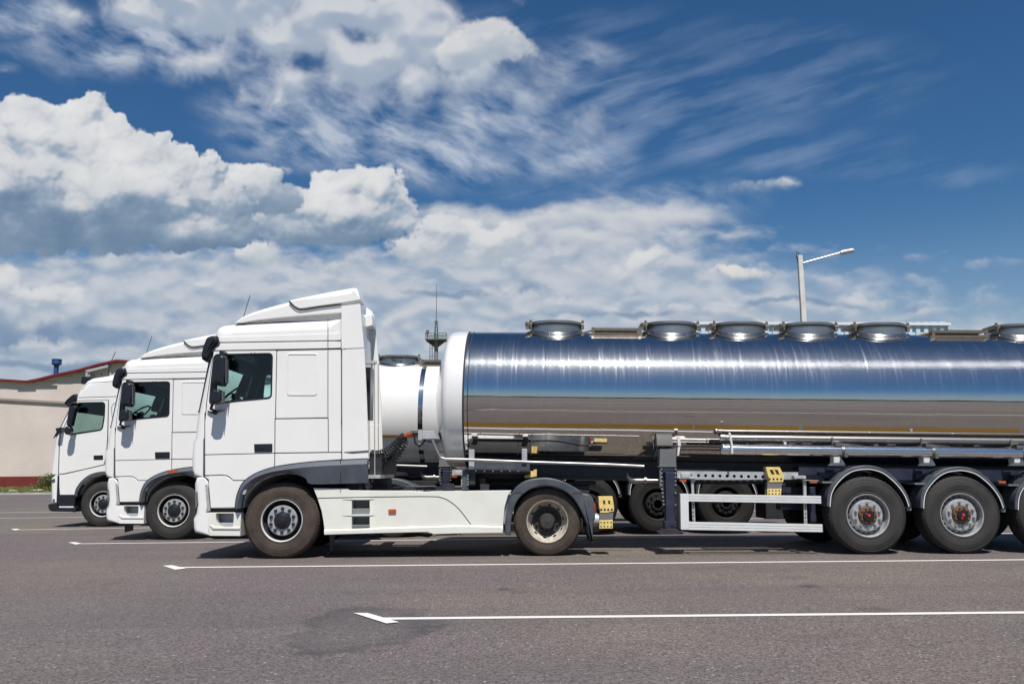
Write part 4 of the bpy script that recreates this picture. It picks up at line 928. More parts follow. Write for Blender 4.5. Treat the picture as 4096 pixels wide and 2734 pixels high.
    bm = bmesh.new(); prism(bm, xz(G7([(392, 1276), (488, 1276), (488, 1286), (394, 1286)])), -0.025, 0.2, 0.004, 1); link_mesh('step_tread', bm, M['alu'], t)
    # arch
    o = G7([(495, 1200), (505, 1160), (540, 1110), (590, 1070), (650, 1050), (720, 1046), (800, 1060), (860, 1110)]); i_ = G7([(512, 1215), (520, 1180), (550, 1130), (600, 1090), (655, 1072), (720, 1068), (790, 1080), (840, 1120)])
    bm = bmesh.new(); prism(bm, smooth_pts(xz(o), 3)+smooth_pts(xz(i_), 3)[::-1], -0.04, 0.1, 0.008, 2); link_mesh('wheel_arch_trim', bm, M['greyblue'], t, 40)
    bm = bmesh.new(); q = xz(G7([(510, 1060), (860, 1060), (860, 1240), (500, 1240)])); prism(bm, q, 0.35, W-0.35); link_mesh('underbody', bm, M['chassis'], t)
    # roof deflector
    bm = bmesh.new(); prism(bm, xz(G7([(715, 410), (760, 370), (820, 325), (900, 285), (1000, 262), (1010, 410)])), 0.12, W-0.12, [.05, .1, .15, .15, .1, .01], 4, True); link_mesh('roof_deflector', bm, P, t, 40)
    bm = bmesh.new(); p0 = f.loc(*G7([(712, 402)])[0], .5); p1 = f.loc(*G7([(763, 257)])[0], .5); tube(bm, [p0, p0*0.6+p1*0.4+Vector((-0.03, 0, 0)), p1], 0.008, 6); tube(bm, [f.loc(*G7([(719, 400)])[0], .5), f.loc(*G7([(721, 335)])[0], .5)], 0.008, 6)
    link_parts('antenna', bm, M['black'], t)
    bm = bmesh.new()
    for a_, b_, c_ in ((628, 416, 620), (668, 405, 675)): tube(bm, [f.loc(*G7([(a_, b_+10)])[0], .6), f.loc(*G7([(c_, b_-8)])[0], .6)], 0.015, 6)
    box(bm, *(lambda q: (q.x-0.13, q.x+0.10, 0.3, 0.5, q.z-0.10, q.z+0.07, 0.03))(f.loc(*G7([(570, 440)])[0], 0.3)))
    link_parts('roof_light', bm, M['black'], t)
    # interior
    bm = bmesh.new(); q = f.loc(*G7([(690, 800)])[0]); 
    for yy in (0.35, W-0.9): prism(bm, round_poly([(q.x, q.z-.4), (q.x+.2, q.z-.4), (q.x+.26, q.z+.5), (q.x+.1, q.z+.5)], .05), yy, yy+.5, .05, 2, True)
    link_mesh('seat', bm, M['seat'], t, 40)
    bm = bmesh.new(); q = f.loc(*G7([(380, 805)])[0]); prism(bm, round_poly([(q.x, q.z-.4), (q.x+.5, q.z-.4), (q.x+.42, q.z-.02), (q.x+.05, q.z)], .04), .08, W-.08, .02, 2, True); link_mesh('dashboard', bm, M['dash'], t, 40)
    # sleeper rest of the tractor, chassis and wheels
    p = f.loc(*G7([(676, 1264)])[0], 0.03)
    wheel(t, p.x, 0.02, 0.505, 'steer', 0.505, 0.29, 1); wheel(t, p.x, W-0.02, 0.505, 'steer', 0.505, 0.29, -1)
    xr = p.x+3.7
    wheel(t, xr, 0.03, 0.505, 'drive', 0.505, 0.58, 1); wheel(t, xr, W-0.03, 0.505, 'drive', 0.505, 0.58, -1)
    bm = bmesh.new()
    for yy in (0.8, 1.58): box(bm, p.x-0.6, xr+0.6, yy, yy+0.08, 0.70, 0.95)
    box(bm, p.x-0.5, p.x+1.4, 0.9, 1.55, 0.5, 1.1, 0.05); link_mesh('chassis_frame', bm, M['chassis'], t)
    bm = bmesh.new(); prism(bm, round_poly([(p.x+0.75, .4), (xr-0.7, .4), (xr-0.7, .95), (p.x+.75, .95)], 0.08), 0.05, 0.7, 0.04, 2, True); link_mesh('fuel_tank', bm, M['galv'], t, 40)
    bm = bmesh.new(); ring = [(xr+0.62*math.cos(a), 0.5+0.60*math.sin(a)) for a in [math.pi*k/16 for k in range(17)]]; ri = [(xr+0.58*math.cos(a), 0.5+0.56*math.sin(a)) for a in [math.pi*k/16 for k in range(17)]]
    prism(bm, ring+ri[::-1], 0.0, 0.6, 0.01, 1, True); link_mesh('rear_fender', bm, M['greyblue'], t, 40)
    return t

# ---------------------------------------------------------------- tank trailers
TR, TY, TZ = 1.04, 1.24, 2.21
def build_trailer(f, label, main=True, skin='steel', dx=0.0):
    """f: trailer frame; dx: shift of the traced layout along the trailer for the rows behind"""
    t = thing('tank_trailer', label, 'trailer', f, group='tank trailers coupled to the parked trucks')
    ref = FT1
    def L(px, py, v=0.0):
        q = ref.loc(px, py, v); return Vector((q.x+dx, q.y, q.z))
    def XZ(pts, v=0.0): return [(L(a, b, v).x, L(a, b, v).z) for a, b in pts]
    x0 = L(1850, 1600, 0.25).x; xend = 8.4+dx
    Sk = M[skin]; SC = M['steel_c']
    # barrel
    bm = bmesh.new(); prof = [(TR, x0)]; seams = [x0+0.06+1.13*k for k in range(1, 9)]
    nseg = 40
    for k in range(1, nseg+1): prof.append((TR, x0+(xend-x0)*k/nseg))
    lathe(bm, prof, 0, TY, TZ, 'x', 160)
    barrel = link_mesh('tank_barrel', bm, Sk, t, 60)
    bm = bmesh.new()
    for s in seams: lathe(bm, [(TR-0.002, s-0.02), (TR+0.0012, s-0.012), (TR+0.0012, s+0.012), (TR-0.002, s+0.02)], 0, TY, TZ, 'x', 160)
    link_mesh('weld_seam', bm, Sk, barrel, 60)
    # end caps: short cylinder then dished head
    def head(name, xs, d, m, le=0.0):
        bm = bmesh.new(); pr = [(TR+0.004, xs), (TR+0.004, xs-d*0.02), (TR+0.004, xs-d*0.13), (TR-0.004, xs-d*0.19)]
        for k in range(1, 9):
            a = k/8*math.radians(62); pr.append((TR-0.12+0.116*math.cos(a)-0.004*(1-math.cos(a)), xs-d*(0.19+0.125*math.sin(a))))
        r1, q1 = pr[-1]
        for k in range(1, 13):
            u = k/12; r = r1*(1-u); pr.append((max(r, 0.0005), q1-d*(0.17*(1-(1-u)**2)+0.02*u)))
        lathe(bm, pr, 0, TY, TZ, 'x', 128); return link_mesh(name, bm, m, t, 60)
    head('front_cap', x0-0.003, 1.0, M['capwhite']); head('rear_cap', xend+0.003, -1.0, M['capwhite'])
    bm = bmesh.new()
    for xa, w in ((x0+0.01, 0.012), (x0+0.075, 0.006)): lathe(bm, [(TR-0.002, xa-w), (TR+0.003, xa-w), (TR+0.003, xa+w), (TR-0.002, xa+w)], 0, TY, TZ, 'x', 128)
    link_mesh('joint_ring', bm, M['seam'], barrel, 30)
    if not main:
        bm = bmesh.new(); xs = L(*SHIFT_STRAP, 0.3).x-dx if False else STRAPX
        lathe(bm, [(TR-0.002, xs-0.045), (TR+0.008, xs-0.045), (TR+0.008, xs+0.045), (TR-0.002, xs+0.045)], 0, TY, TZ, 'x', 128); link_mesh('strap', bm, M['steel'], barrel, 30)
    # reflective tape
    zt = L(2500, 1703, 0.25).z; aa = math.asin((TZ-zt)/TR)
    bm = bmesh.new(); segs = [(x0+0.02, x0+3.25)] + [(x0+3.28+1.5*k, x0+4.72+1.5*k) for k in range(6)]
    for a, b in segs:
        n = 2
        for k in range(n):
            v = []
            for x, q in ((a, 0), (b, 0), (b, 1), (a, 1)):
                th = aa+0.026-0.052*(k+q)/n; v.append(bm.verts.new((x, TY-(TR+0.0025)*math.cos(th), TZ-(TR+0.0025)*math.sin(th))))
            bm.faces.new(v)
    link_mesh('reflective_tape', bm, M['tape'], barrel)
    # manholes
    ztop = TZ+TR; zl = L(2223, 1279, TY-0.42).z+.005; hr = 0.40
    hx = [L(L9([(cx, 500)])[0][0], 1285, TY-0.4).x for cx in (352, 1086, 1524, 1966)] + [L(3547, 1300, TY-0.4).x]
    hx.append(L(4115+10, 1300, TY-0.4).x); hx = [h for h in hx if h < xend-0.5]
    if not main: hx = [HATCHX] + [HATCHX+1.95+0.8*k*1.28 for k in range(4)]
    for i, hxx in enumerate(hx):
        bm = bmesh.new(); n = 56; rl = []
        def ringat(r, zf):
            return [bm.verts.new((hxx+r*math.cos(2*math.pi*k/n), TY+r*math.sin(2*math.pi*k/n), zf(r*math.sin(2*math.pi*k/n)))) for k in range(n)]
        sad = lambda y: TZ+math.sqrt(max(0.01, TR*TR-y*y))
        rl.append(ringat(hr+0.06, lambda y: sad(y)-0.004)); rl.append(ringat(hr+0.05, lambda y: sad(y)+0.012)); rl.append(ringat(hr+0.006, lambda y: sad(y)+0.02)); rl.append(ringat(hr, lambda y: sad(y)+0.035)); rl.append(ringat(hr, lambda y: zl-0.045))
        for a in range(len(rl)-1):
            for k in range(n): bm.faces.new((rl[a][k], rl[a][(k+1) % n], rl[a+1][(k+1) % n], rl[a+1][k])).material_index = 1 if a == 3 else 0
        mh = link_mesh('manhole', bm, [SC, M['collar']], t, 50)
        bm = bmesh.new(); lathe(bm, [(hr, -0.046), (hr+0.018, -0.044), (hr+0.022, -0.036), (hr+0.022, -0.008), (hr+0.014, 0.0), (hr-0.03, 0.006), (hr-0.15, 0.014), (0.001, 0.018)], hxx, TY, zl, 'z', 56)
        link_mesh('manhole_lid', bm, M['collar'], mh, 35)
        bm = bmesh.new(); lathe(bm, [(hr+0.012, -0.058), (hr+0.016, -0.050), (hr+0.012, -0.045)], hxx, TY, zl, 'z', 56)
        link_mesh('lid_gasket', bm, M['seam'], mh)
        bm = bmesh.new()
        for ang in (math.radians(205), math.radians(340), math.radians(90)):
            cx, cy = hxx+(hr+0.03)*math.cos(ang), TY+(hr+0.03)*math.sin(ang)
            box(bm, cx-0.022, cx+0.022, cy-0.022, cy+0.022, zl-0.10, zl+0.012, 0.006); lathe(bm, [(0.012, 0), (0.02, 0.02), (0.012, 0.035), (0.001, 0.038)], cx, cy, zl+0.008, 'z', 10)
            tube(bm, [(cx-0.03, cy-0.02, zl-0.03), (cx+0.03, cy-0.02, zl-0.03)], 0.009, 6)
        box(bm, hxx-hr-0.07, hxx-hr+0.01, TY-0.30, TY+0.1, zl-0.07, zl-0.015, 0.008)
        tube(bm, [(hxx-hr-0.05, TY-0.34, zl-0.04), (hxx-hr-0.05, TY+0.15, zl-0.04)], 0.016, 8)
        link_mesh('lid_clamp', bm, M['rustbrown'], mh, 40)
        if not main and i == 0:
            cu = bpy.data.curves.new('tmp', 'FONT'); cu.body = '9602'; cu.size = 0.115; cu.align_x = 'CENTER'; cu.align_y = 'CENTER'; cu.offset = 0.0015; cu.resolution_u = 3
            to = bpy.data.objects.new('tmp', cu); C.objects.link(to); bpy.context.view_layer.update()
            me = bpy.data.meshes.new_from_object(to.evaluated_get(bpy.context.evaluated_depsgraph_get())); bpy.data.objects.remove(to)
            for v in me.vertices:
                a = v.co.x/hr; zz = v.co.y; v.co = Vector((hxx+(hr+0.004)*math.sin(a), TY-(hr+0.004)*math.cos(a), zl-0.105+zz))
            me.name = 'number'; me.materials.clear(); me.materials.append(M['text']); no = bpy.data.objects.new('number', me); C.objects.link(no); no.parent = mh
    # walkways between the manholes
    def walkway(xa, xb, za, zb):
        v = TY-0.42
        bm = bmesh.new(); zs = lambda y: TZ+math.sqrt(TR*TR-(y-TY)**2)
        for xx in (xa+0.03, xb-0.06):
            box(bm, xx, xx+0.045, v-0.01, v+0.02, zs(v)-0.02, za+0.006, 0.004); box(bm, xx, xx+0.03, TY+0.40, TY+0.43, zs(TY+.4)-0.02, za, 0.004)
        box(bm, xa, xb, v-0.012, v+0.0, zs(v)+0.0, zs(v)+0.028, 0.003)
        n = int((xb-xa)/0.032)
        for k in range(n):
            x = xa+0.08+(xb-xa-0.16)*k/(n-1); box(bm, x-0.008, x+0.008, v, TY+0.42, za-0.038, za)
        for y in (v+0.0, v+0.2, TY, TY+.2, TY+0.42): box(bm, xa+0.05, xb-0.05, y-0.004, y+0.004, za-0.045, za-0.012)
        box(bm, xa+0.06, xb-0.06, v+0.03, TY+0.4, za-0.10, za-0.07, 0.004)
        tube(bm, [(xa-0.12, v+0.2, za-0.06), (xa+0.05, v+0.15, za-0.02)], 0.014, 6)
        link_mesh('walkway', bm, M['rustbrown'], t, 30)
    if main:
        q0 = L(2358, 1309, TY-.42); q1 = L(2570, 1309, TY-.42); walkway(q0.x, q1.x, q0.z, 0)
        q0 = L(3718, 1318, TY-.42); q1 = L(3955, 1318, TY-.42); walkway(q0.x, q1.x, q0.z, 0)
    else:
        walkway(HATCHX+0.45, HATCHX+1.5, zl-0.10, 0)
    # pipes
    def pipe(name, pts, r, m, ext=None, v=0.12, n=14, par=t):
        P_ = [L(a, b, v) for a, b in pts]
        if ext is not None: P_.append(Vector((ext, P_[-1].y, P_[-1].z)))
        bm = bmesh.new(); tube(bm, P_, r, n); return link_mesh(name, bm, m, par, 45)
    zp = L(*E([(850, 277)])[0], 0.12)
    bm = bmesh.new(); xa = L(*E([(812, 277)])[0], 0.12).x
    lathe(bm, [(0.001, -0.012), (0.055, -0.010), (0.072, 0.004), (0.077, 0.02), (0.077, 0.085), (0.080, 0.09), (0.080, 0.10), (0.074, 0.104), (0.074, xend-xa-0.3), (0.001, xend-xa-0.3)], xa, zp.y, zp.z, 'x', 28)
    lp = link_mesh('hose_tube', bm, M['tube'], t, 35)
    zq = L(*E([(800, 145)])[0], 0.26); bm = bmesh.new(); lathe(bm, [(0.001, 0), (0.06, 0.002), (0.06, 0.06), (0.054, 0.065), (0.054, xend-zq.x-0.3)], zq.x, zq.y, zq.z, 'x', 24)
    link_mesh('product_pipe', bm, M['pipe_dark'], t, 35)
    for cx in (345, 1212, 2085):
        bm = bmesh.new(); q = L(*F([(cx+60, 365)])[0], 0.12); lathe(bm, [(0.076, -0.025), (0.081, -0.02), (0.081, 0.02), (0.076, 0.025)], q.x, zp.y, zp.z, 'x', 28)
        box(bm, q.x+0.0, q.x+0.045, zp.y-0.10, zp.y-0.075, zp.z-0.085, zp.z-0.02, 0.005); box(bm, q.x-0.10, q.x+0.01, zp.y-0.06, zp.y+0.1, zp.z+0.06, zp.z+0.11, 0.006)
        tube(bm, [(q.x-0.10, 0.2, zp.z+0.10), (q.x-0.10, 0.2, zp.z+0.19)], 0.016, 8)
        link_mesh('pipe_clamp', bm, M['pipe_dark'], lp, 40)
        bm = bmesh.new(); pl = XZ(F([(cx-80, 510), (cx-62, 490), (cx-25, 430), (cx+45, 430), (cx+82, 490), (cx+86, 512)]), 0.25); prism(bm, pl, 0.22, 0.26, 0.004, 1)
        p2 = XZ(F([(cx-25, 420), (cx+40, 420), (cx+32, 485), (cx-22, 485)]), 0.1); prism(bm, p2, 0.08, 0.24, 0.006, 1)
        link_mesh('tube_bracket', bm, M['alu'], t, 30)
    pipe('vapour_pipe', K([(700, 1215), (716, 1255), (750, 1325), (762, 1345), (790, 1355), (975, 1360)]) + D([(600, 255), (1400, 280), (1765, 298)]), 0.022, M['pipe'], v=0.16)
    bm = bmesh.new(); prism(bm, XZ(E([(893, 85), (918, 85), (945, 215), (950, 325), (925, 325), (922, 220)]), 0.03), 0.02, 0.045, 0.004, 1); prism(bm, XZ(E([(305, 125), (340, 125), (352, 235), (330, 345), (300, 345), (318, 235)]), 0.22), 0.2, 0.24, 0.004, 1)
    prism(bm, XZ(E([(1520, 190), (1555, 195), (1550, 220), (1530, 218)]), 0.22), 0.2, 0.26)
    link_parts('support_strap', bm, M['alu'], t, 30)
    # front bracket with hose couplings
    bm = bmesh.new(); prism(bm, XZ(K([(625, 1146), (716, 1148), (738, 1205), (625, 1208)]), 0.3), 0.28, 1.9, 0.004, 1); prism(bm, XZ(K([(597, 1140), (626, 1140), (626, 1217), (597, 1217)]), 0.28), 0.24, 2.0, 0.004, 1)
    link_mesh('coupling_plate', bm, M['galv'], t, 30)
    bm = bmesh.new()
    for i, yy in enumerate((0.35, 0.5, 0.65)):
        q = L(*K([(575, 1165)])[0], yy); tube(bm, [q+Vector((-0.07, 0, 0)), q+Vector((0.08, 0, 0))], 0.035, 10)
        tube(bm, [q+Vector((-0.02, 0, -0.02)), q+Vector((0.0, 0, -0.14)), q+Vector((0.06, 0, -0.19)), q+Vector((0.13, 0, -0.12)), q+Vector((0.15, 0, -0.06))], 0.013, 7)
    link_parts('hose_coupling', bm, M['black'], t, 40)
    # frame under the tank
    bm = bmesh.new()
    for yy in (0.72, 1.66): box(bm, x0+0.1, xend-0.1, yy, yy+0.12, 1.02, 1.30, 0.006)
    xk = L(*V0([(1355, 250)])[0], 0.3).x; xk2 = L(*V0([(2120, 250)])[0], 0.3).x
    za = L(*V0([(1700, 225)])[0], 0.3).z; zb = L(*V0([(1700, 272)])[0], 0.3).z
    box(bm, xk, xk2, 0.26, 2.2, zb, za, 0.006); box(bm, xk+0.02, xk+0.14, 0.3, 2.2, zb-0.16, zb)
    box(bm, xk2, xk2+1.5, 0.7, 1.8, zb-0.02, zb+0.1, 0.005)
    xs = L(*E([(1690, 500)])[0], 0.45).x; zz = L(*E([(1900, 467)])[0], 0.45).z
    link_mesh('tank_cradle', bm, M['chassis'], t, 30)
    bm = bmesh.new(); box(bm, xs, xend, 0.42, 2.1, zz-0.22, zz, 0.003); 
    for k in range(5):
        box(bm, xs+0.25+1.31*k*0.5, xs+0.25+1.31*k*0.5+0.28, 0.30, 0.45, zz-0.17, zz-0.08, 0.02)
    box(bm, xs+0.1, xend-0.4, 0.95, 1.55, zz-0.5, zz-0.2, 0.01)
    link_mesh('chassis_beam', bm, M['navy'], t, 30)
    bm = bmesh.new(); box(bm, xk+0.12, xk2-0.01, 0.28, 0.30, za+0.002, L(*V0([(1700, 140)])[0], 0.3).z, 0.003)
    box(bm, xk-0.04, xk+0.05, 0.27, 0.36, zb-0.30, za, 0.004)
    link_mesh('cradle_plate', bm, M['greyblue'], t, 30)
    bm = bmesh.new()
    for a_, b_, c_, d_ in ((1395, 1460, -10, 222), (2018, 2080, -18, 130)):
        prism(bm, XZ(V0([(a_, c_), (b_, c_), (b_, d_), (a_, d_)]), 0.24), 0.235, 0.30, 0.005, 1)
    link_parts('saddle_bracket', bm, M['galv'], t, 30)
    bm = bmesh.new()
    for q_ in V0([(1480, 240), (1580, 242), (1680, 243), (1780, 243), (1880, 243), (1975, 243), (1385, 300), (1385, 335), (1385, 370), (1385, 400), (1410, 180)]):
        q = L(*q_, 0.26); lathe(bm, [(0.014, 0.012), (0.013, -0.006), (0.0, -0.008)], q.x, 0.255, q.z, n=8)
    link_parts('bolt', bm, M['nut_s'], t, 30)
    # thin dark outlines around brackets on the tank skin
    bm = bmesh.new()
    def wire(pts, v, r=0.006): tube(bm, [L(a, b, v) for a, b in pts], r, 5)
    wire(K([(940, 1345), (942, 1258), (1038, 1262), (1036, 1300)]), 0.245); wire(K([(1330, 1325), (1332, 1260), (1430, 1264), (1428, 1330)]), 0.245)
    wire(W5([(565, 225), (598, 88), (842, 88), (830, 185)]), 0.20); wire(W5([(612, 200), (625, 118), (805, 120), (805, 160)]), 0.19)
    link_mesh('edge_outline', bm, M['seam'], t)
    # landing leg
    bm = bmesh.new(); ex = L(*E([(105, 470)])[0], 0.18); prism(bm, XZ(E([(112, 272), (298, 272), (300, 468), (107, 468)]), 0.18), 0.18, 0.45, 0.006, 2); prism(bm, XZ(E([(92, 466), (308, 466), (308, 474), (92, 474)]), 0.17), 0.165, 0.5, 0.002, 1)
    prism(bm, XZ(E([(108, 474), (132, 474), (130, 700), (112, 705)]), 0.19), 0.19, 0.2); link_mesh('landing_leg_mount', bm, M['grey_steel'], t, 30)
    bm = bmesh.new()
    prism(bm, XZ(E([(122, 476), (296, 476), (296, 640), (298, 1010), (180, 980), (140, 860)]), 0.2), 0.2, 0.21); leg = link_mesh('landing_leg', bm, M['chassis'], t, 30)
    bm = bmesh.new(); prism(bm, XZ(E([(145, 490), (270, 490), (270, 540), (145, 540)]), 0.15), 0.14, 0.3, 0.006, 2)
    prism(bm, XZ(E([(174, 535), (282, 535), (284, 1095), (180, 1095)]), 0.14), 0.12, 0.28, 0.012, 2); prism(bm, XZ(E([(165, 1092), (300, 1092), (310, 1165), (165, 1170)]), 0.13), 0.11, 0.30, 0.008, 2)
    q = L(*E([(252, 1130)])[0], .1); lathe(bm, [(0.02, 0.02), (0.018, -0.01), (0.001, -0.012)], q.x, 0.11, q.z, n=10)
    link_mesh('leg_tube', bm, M['navy'], leg, 30)
    bm = bmesh.new(); prism(bm, smooth_pts(XZ(E([(100, 1222), (135, 1205), (165, 1182), (200, 1172), (290, 1174), (320, 1190), (345, 1208), (378, 1222)]), 0.1), 2)+XZ(E([(372, 1238), (105, 1242)]), 0.1), 0.06, 0.36, 0.01, 2); link_mesh('leg_foot', bm, M['chassis'], leg, 30)
    bm = bmesh.new()
    for cx, ys in ((133, (500, 545, 590, 635, 680, 725, 770, 815, 860, 900)), (288, (500, 545, 590, 635, 680, 770, 905))):
        for y_ in ys:
            q = L(*E([(cx + (max(0, y_-700)*0.12 if cx < 200 else 0), y_)])[0], .2); lathe(bm, [(0.016, 0.012), (0.014, -0.012), (0.001, -0.014)], q.x, 0.19, q.z, n=8)
    link_parts('leg_bolt', bm, M['nut_s'], leg, 30)
    # perforated rail and side guard
    holes = []
    for k in range(11):
        c = E([(472+81.5*k, 570+1.6*k)])[0]; q = L(*c, .2); rr_ = 0.022 if k else 0.012
        holes.append([(q.x+rr_*math.cos(a), q.z+rr_*math.sin(a)) for a in [2*math.pi*j/10 for j in range(10)]])
    bm = bmesh.new(); prism(bm, XZ(E([(310, 523), (1690, 538), (1690, 615), (860, 622), (525, 617), (310, 608)]), 0.2), 0.2, 0.21, 0.0, 1, holes=holes, cap_back=False)
    prism(bm, XZ(E([(310, 519), (1690, 534), (1690, 539), (310, 524)]), 0.2), 0.2, 0.30)
    pr_ = link_mesh('perforated_rail', bm, M['galv'], t, 30)
    bm = bmesh.new(); prism(bm, XZ(E([(300, 500), (1690, 515), (1690, 640), (300, 640)]), 0.2), 0.232, 0.26); prism(bm, XZ(E([(500, 622), (1330, 628), (1330, 670), (510, 672)]), 0.3), 0.27, 0.34); link_mesh('rail_backing', bm, M['seam'], pr_)
    guard = None
    for nm, a_ in (('top', [(438, 782), (1950, 805), (1950, 892), (440, 868)]), ('bot', [(442, 1100), (1966, 1128), (1972, 1218), (445, 1192)])):
        p = XZ(E(a_), 0.04); (xa_, z1), (xb_, z2), (xc_, z3), (xd_, z4) = p
        bm = bmesh.new(); hN = 14; prof = [0, .012, .030, .038, .036, .040, .052, .056, .052, .06]
        # ribbed aluminium profile: three rounded ribs
        pr2 = []
        ribs = [(0.0, 0.012), (0.03, 0.0), (0.30, 0.0), (0.345, 0.010), (0.385, 0.0), (0.62, 0.0), (0.66, 0.010), (0.70, 0.0), (0.97, 0.0), (1.0, 0.012)]
        A_ = [(bm.verts.new((xa_, 0.04+d, z1+(z4-z1)*u)), bm.verts.new((xb_, 0.04+d, z2+(z3-z2)*u))) for u, d in ribs]
        A_.append((bm.verts.new((xa_, 0.075, z4)), bm.verts.new((xb_, 0.075, z3)))); A_.insert(0, (bm.verts.new((xa_, 0.075, z1)), bm.verts.new((xb_, 0.075, z2))))
        for k in range(len(A_)-1): bm.faces.new((A_[k][0], A_[k][1], A_[k+1][1], A_[k+1][0]))
        bm.faces.new([a[0] for a in A_]); bm.faces.new([a[1] for a in A_]); bm.faces.new((A_[0][0], A_[0][1], A_[-1][1], A_[-1][0]))
        link_mesh('guard_rail', bm, M['alu'], t, 20)
        bm = bmesh.new(); box(bm, xb_, xb_+0.012, 0.035, 0.08, z3-0.003, z2+0.003, 0.003); link_mesh('rail_end_cap', bm, M['black'], t)
    bm = bmesh.new(); q = round_poly(XZ(E([(345, 781), (439, 781), (446, 1190), (352, 1190)]), 0.03), 0.012); prism(bm, q, 0.03, 0.30, 0.006, 2); link_mesh('guard_end', bm, M['alu'], t, 25)
    bm = bmesh.new()
    for pts in ([(468, 600), (498, 600), (518, 1098), (486, 1098)], [(1748, 620), (1782, 620), (1795, 1122), (1760, 1122)]): prism(bm, XZ(E(pts), 0.09), 0.09, 0.13, 0.004, 1)
    prism(bm, XZ(E([(498, 600), (528, 600), (500, 660)]), 0.1), 0.1, 0.2); prism(bm, XZ(E([(1640, 572), (1780, 575), (1780, 610), (1650, 608)]), 0.09), 0.09, 0.3, 0.004, 1); prism(bm, XZ(E([(355, 545), (460, 540), (455, 592), (360, 592)]), 0.16), 0.16, 0.2, 0.004, 1)
    prism(bm, XZ(E([(330, 598), (520, 600), (520, 608), (330, 606)]), 0.05), 0.05, 0.2); prism(bm, XZ(E([(1760, 618), (1925, 628), (1925, 636), (1760, 626)]), 0.05), 0.05, 0.2)
    link_parts('guard_hanger', bm, M['galv'], t, 30)
    bm = bmesh.new()
    for cy in range(5):
        for pts in ([(488, 890+45*cy), (500, 890+45*cy), (501, 910+45*cy), (489, 910+45*cy)], [(1769, 905+45*cy), (1780, 905+45*cy), (1781, 925+45*cy), (1770, 925+45*cy)]):
            bm.faces.new([bm.verts.new((x, 0.0885, z)) for x, z in XZ(E(pts), 0.09)])
    link_mesh('hanger_slots', bm, M['seam'], t)
    for pts in (E([(338, 618), (416, 620), (416, 644), (338, 642)]), E([(1822, 637), (1905, 640), (1905, 662), (1822, 660)]), F([(1915, 655), (1985, 657), (1985, 682), (1915, 680)])):
        bm = bmesh.new(); prism(bm, round_poly(XZ(pts, 0.04), 0.006), 0.03, 0.08, 0.006, 2); link_mesh('side_marker_light', bm, M['amber'], t, 40)
    # bits seen below the tank
    if not main:
        xw_ = L(3473, 2058, 0.0).x
        bm = bmesh.new(); box(bm, x0+0.6, xw_-0.9, 0.95, 1.6, 0.55, 1.05, 0.02); box(bm, xw_-0.4, xend-0.3, 0.75, 1.75, 0.62, 1.05, 0.02)
        link_mesh('chassis_boxes', bm, M['chassis'], t, 30)  # chassis boxes added so the gap below stays dark against bright ground
        bm = bmesh.new(); box(bm, xw_+3.2, xw_+5.2, 0.15, 0.9, 0.30, 1.05, 0.02); link_mesh('dark_infill_box', bm, M['chassis'], t, 30)  # added dark box, blacks out the bright lot seen under the trailer
    bm = bmesh.new(); c = [L(a, b, 0.75) for a, b in W5([(280, 350), (290, 400), (320, 440), (370, 450), (470, 450), (600, 455)])]; tube(bm, c, [0.05, .052, .052, .052, .05, .05], 14); lathe(bm, [(0.05, -0.015), (0.075, -0.015), (0.075, 0.015), (0.05, 0.015)], c[4].x, c[4].y, c[4].z, 'x', 16)
    link_mesh('outlet_pipe', bm, M['pipe_dark'], t, 40)
    bm = bmesh.new(); prism(bm, XZ(E([(1780, 560), (1990, 570), (1990, 640), (1780, 640)]), 0.3), 0.3, 0.36, 0.01, 2)
    q0 = L(*E([(1820, 700)])[0], .3); q1 = L(*E([(1905, 1110)])[0], .3); box(bm, q0.x, q1.x, 0.3, 0.42, q1.z, q0.z, 0.02); box(bm, q0.x-0.3, q0.x+0.2, 0.75, 1.0, q1.z+.15, q0.z, 0.02)
    link_parts('suspension_arm', bm, M['navy'], t, 30)
    # wheels and fenders
    wxs = [L(3473, 2058, 0.0).x, L(3849, 2058, 0.0).x]; wxs.append(2*wxs[1]-wxs[0])
    sp_ = math.sin(PT)
    for i, wx in enumerate(wxs):
        z = (0.512 + wx*sp_)/math.cos(PT)
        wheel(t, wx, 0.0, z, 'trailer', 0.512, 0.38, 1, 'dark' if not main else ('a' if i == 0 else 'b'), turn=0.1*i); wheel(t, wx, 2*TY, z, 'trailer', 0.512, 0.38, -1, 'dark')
        bm = bmesh.new(); tube(bm, [(wx, 0.3, z), (wx, 2*TY-.3, z)], 0.08, 12); box(bm, wx-0.15, wx+0.35, 0.55, 0.8, z-0.05, z+0.45, 0.03); link_mesh('axle', bm, M['chassis'], t, 40)
        # fender, edge traced from the first one
        s0 = L(3473, 2058, 0).x
        fin = [(x-s0+wx, zz) for x, zz in smooth_pts(XZ(F([(292, 905), (302, 800), (335, 720), (400, 640), (470, 585), (540, 557), (650, 545), (740, 560), (820, 595), (930, 690), (1010, 800), (1048, 905)]), 0.0), 3)]
        fout = [(x-s0+wx, zz) for x, zz in smooth_pts(XZ(F([(262, 905), (268, 790), (305, 700), (375, 612), (455, 550), (530, 520), (650, 505), (755, 522), (840, 560), (955, 665), (1040, 790), (1075, 903)]), 0.0), 3)]
        bm = bmesh.new(); prism(bm, fin+fout[::-1], 0.0, 0.38, 0.012, 3); fd = link_mesh('fender', bm, M['greyblue'], t, 40)
        bm = bmesh.new(); fl = [tuple(Vector(p)) for p in fin]; vs = []
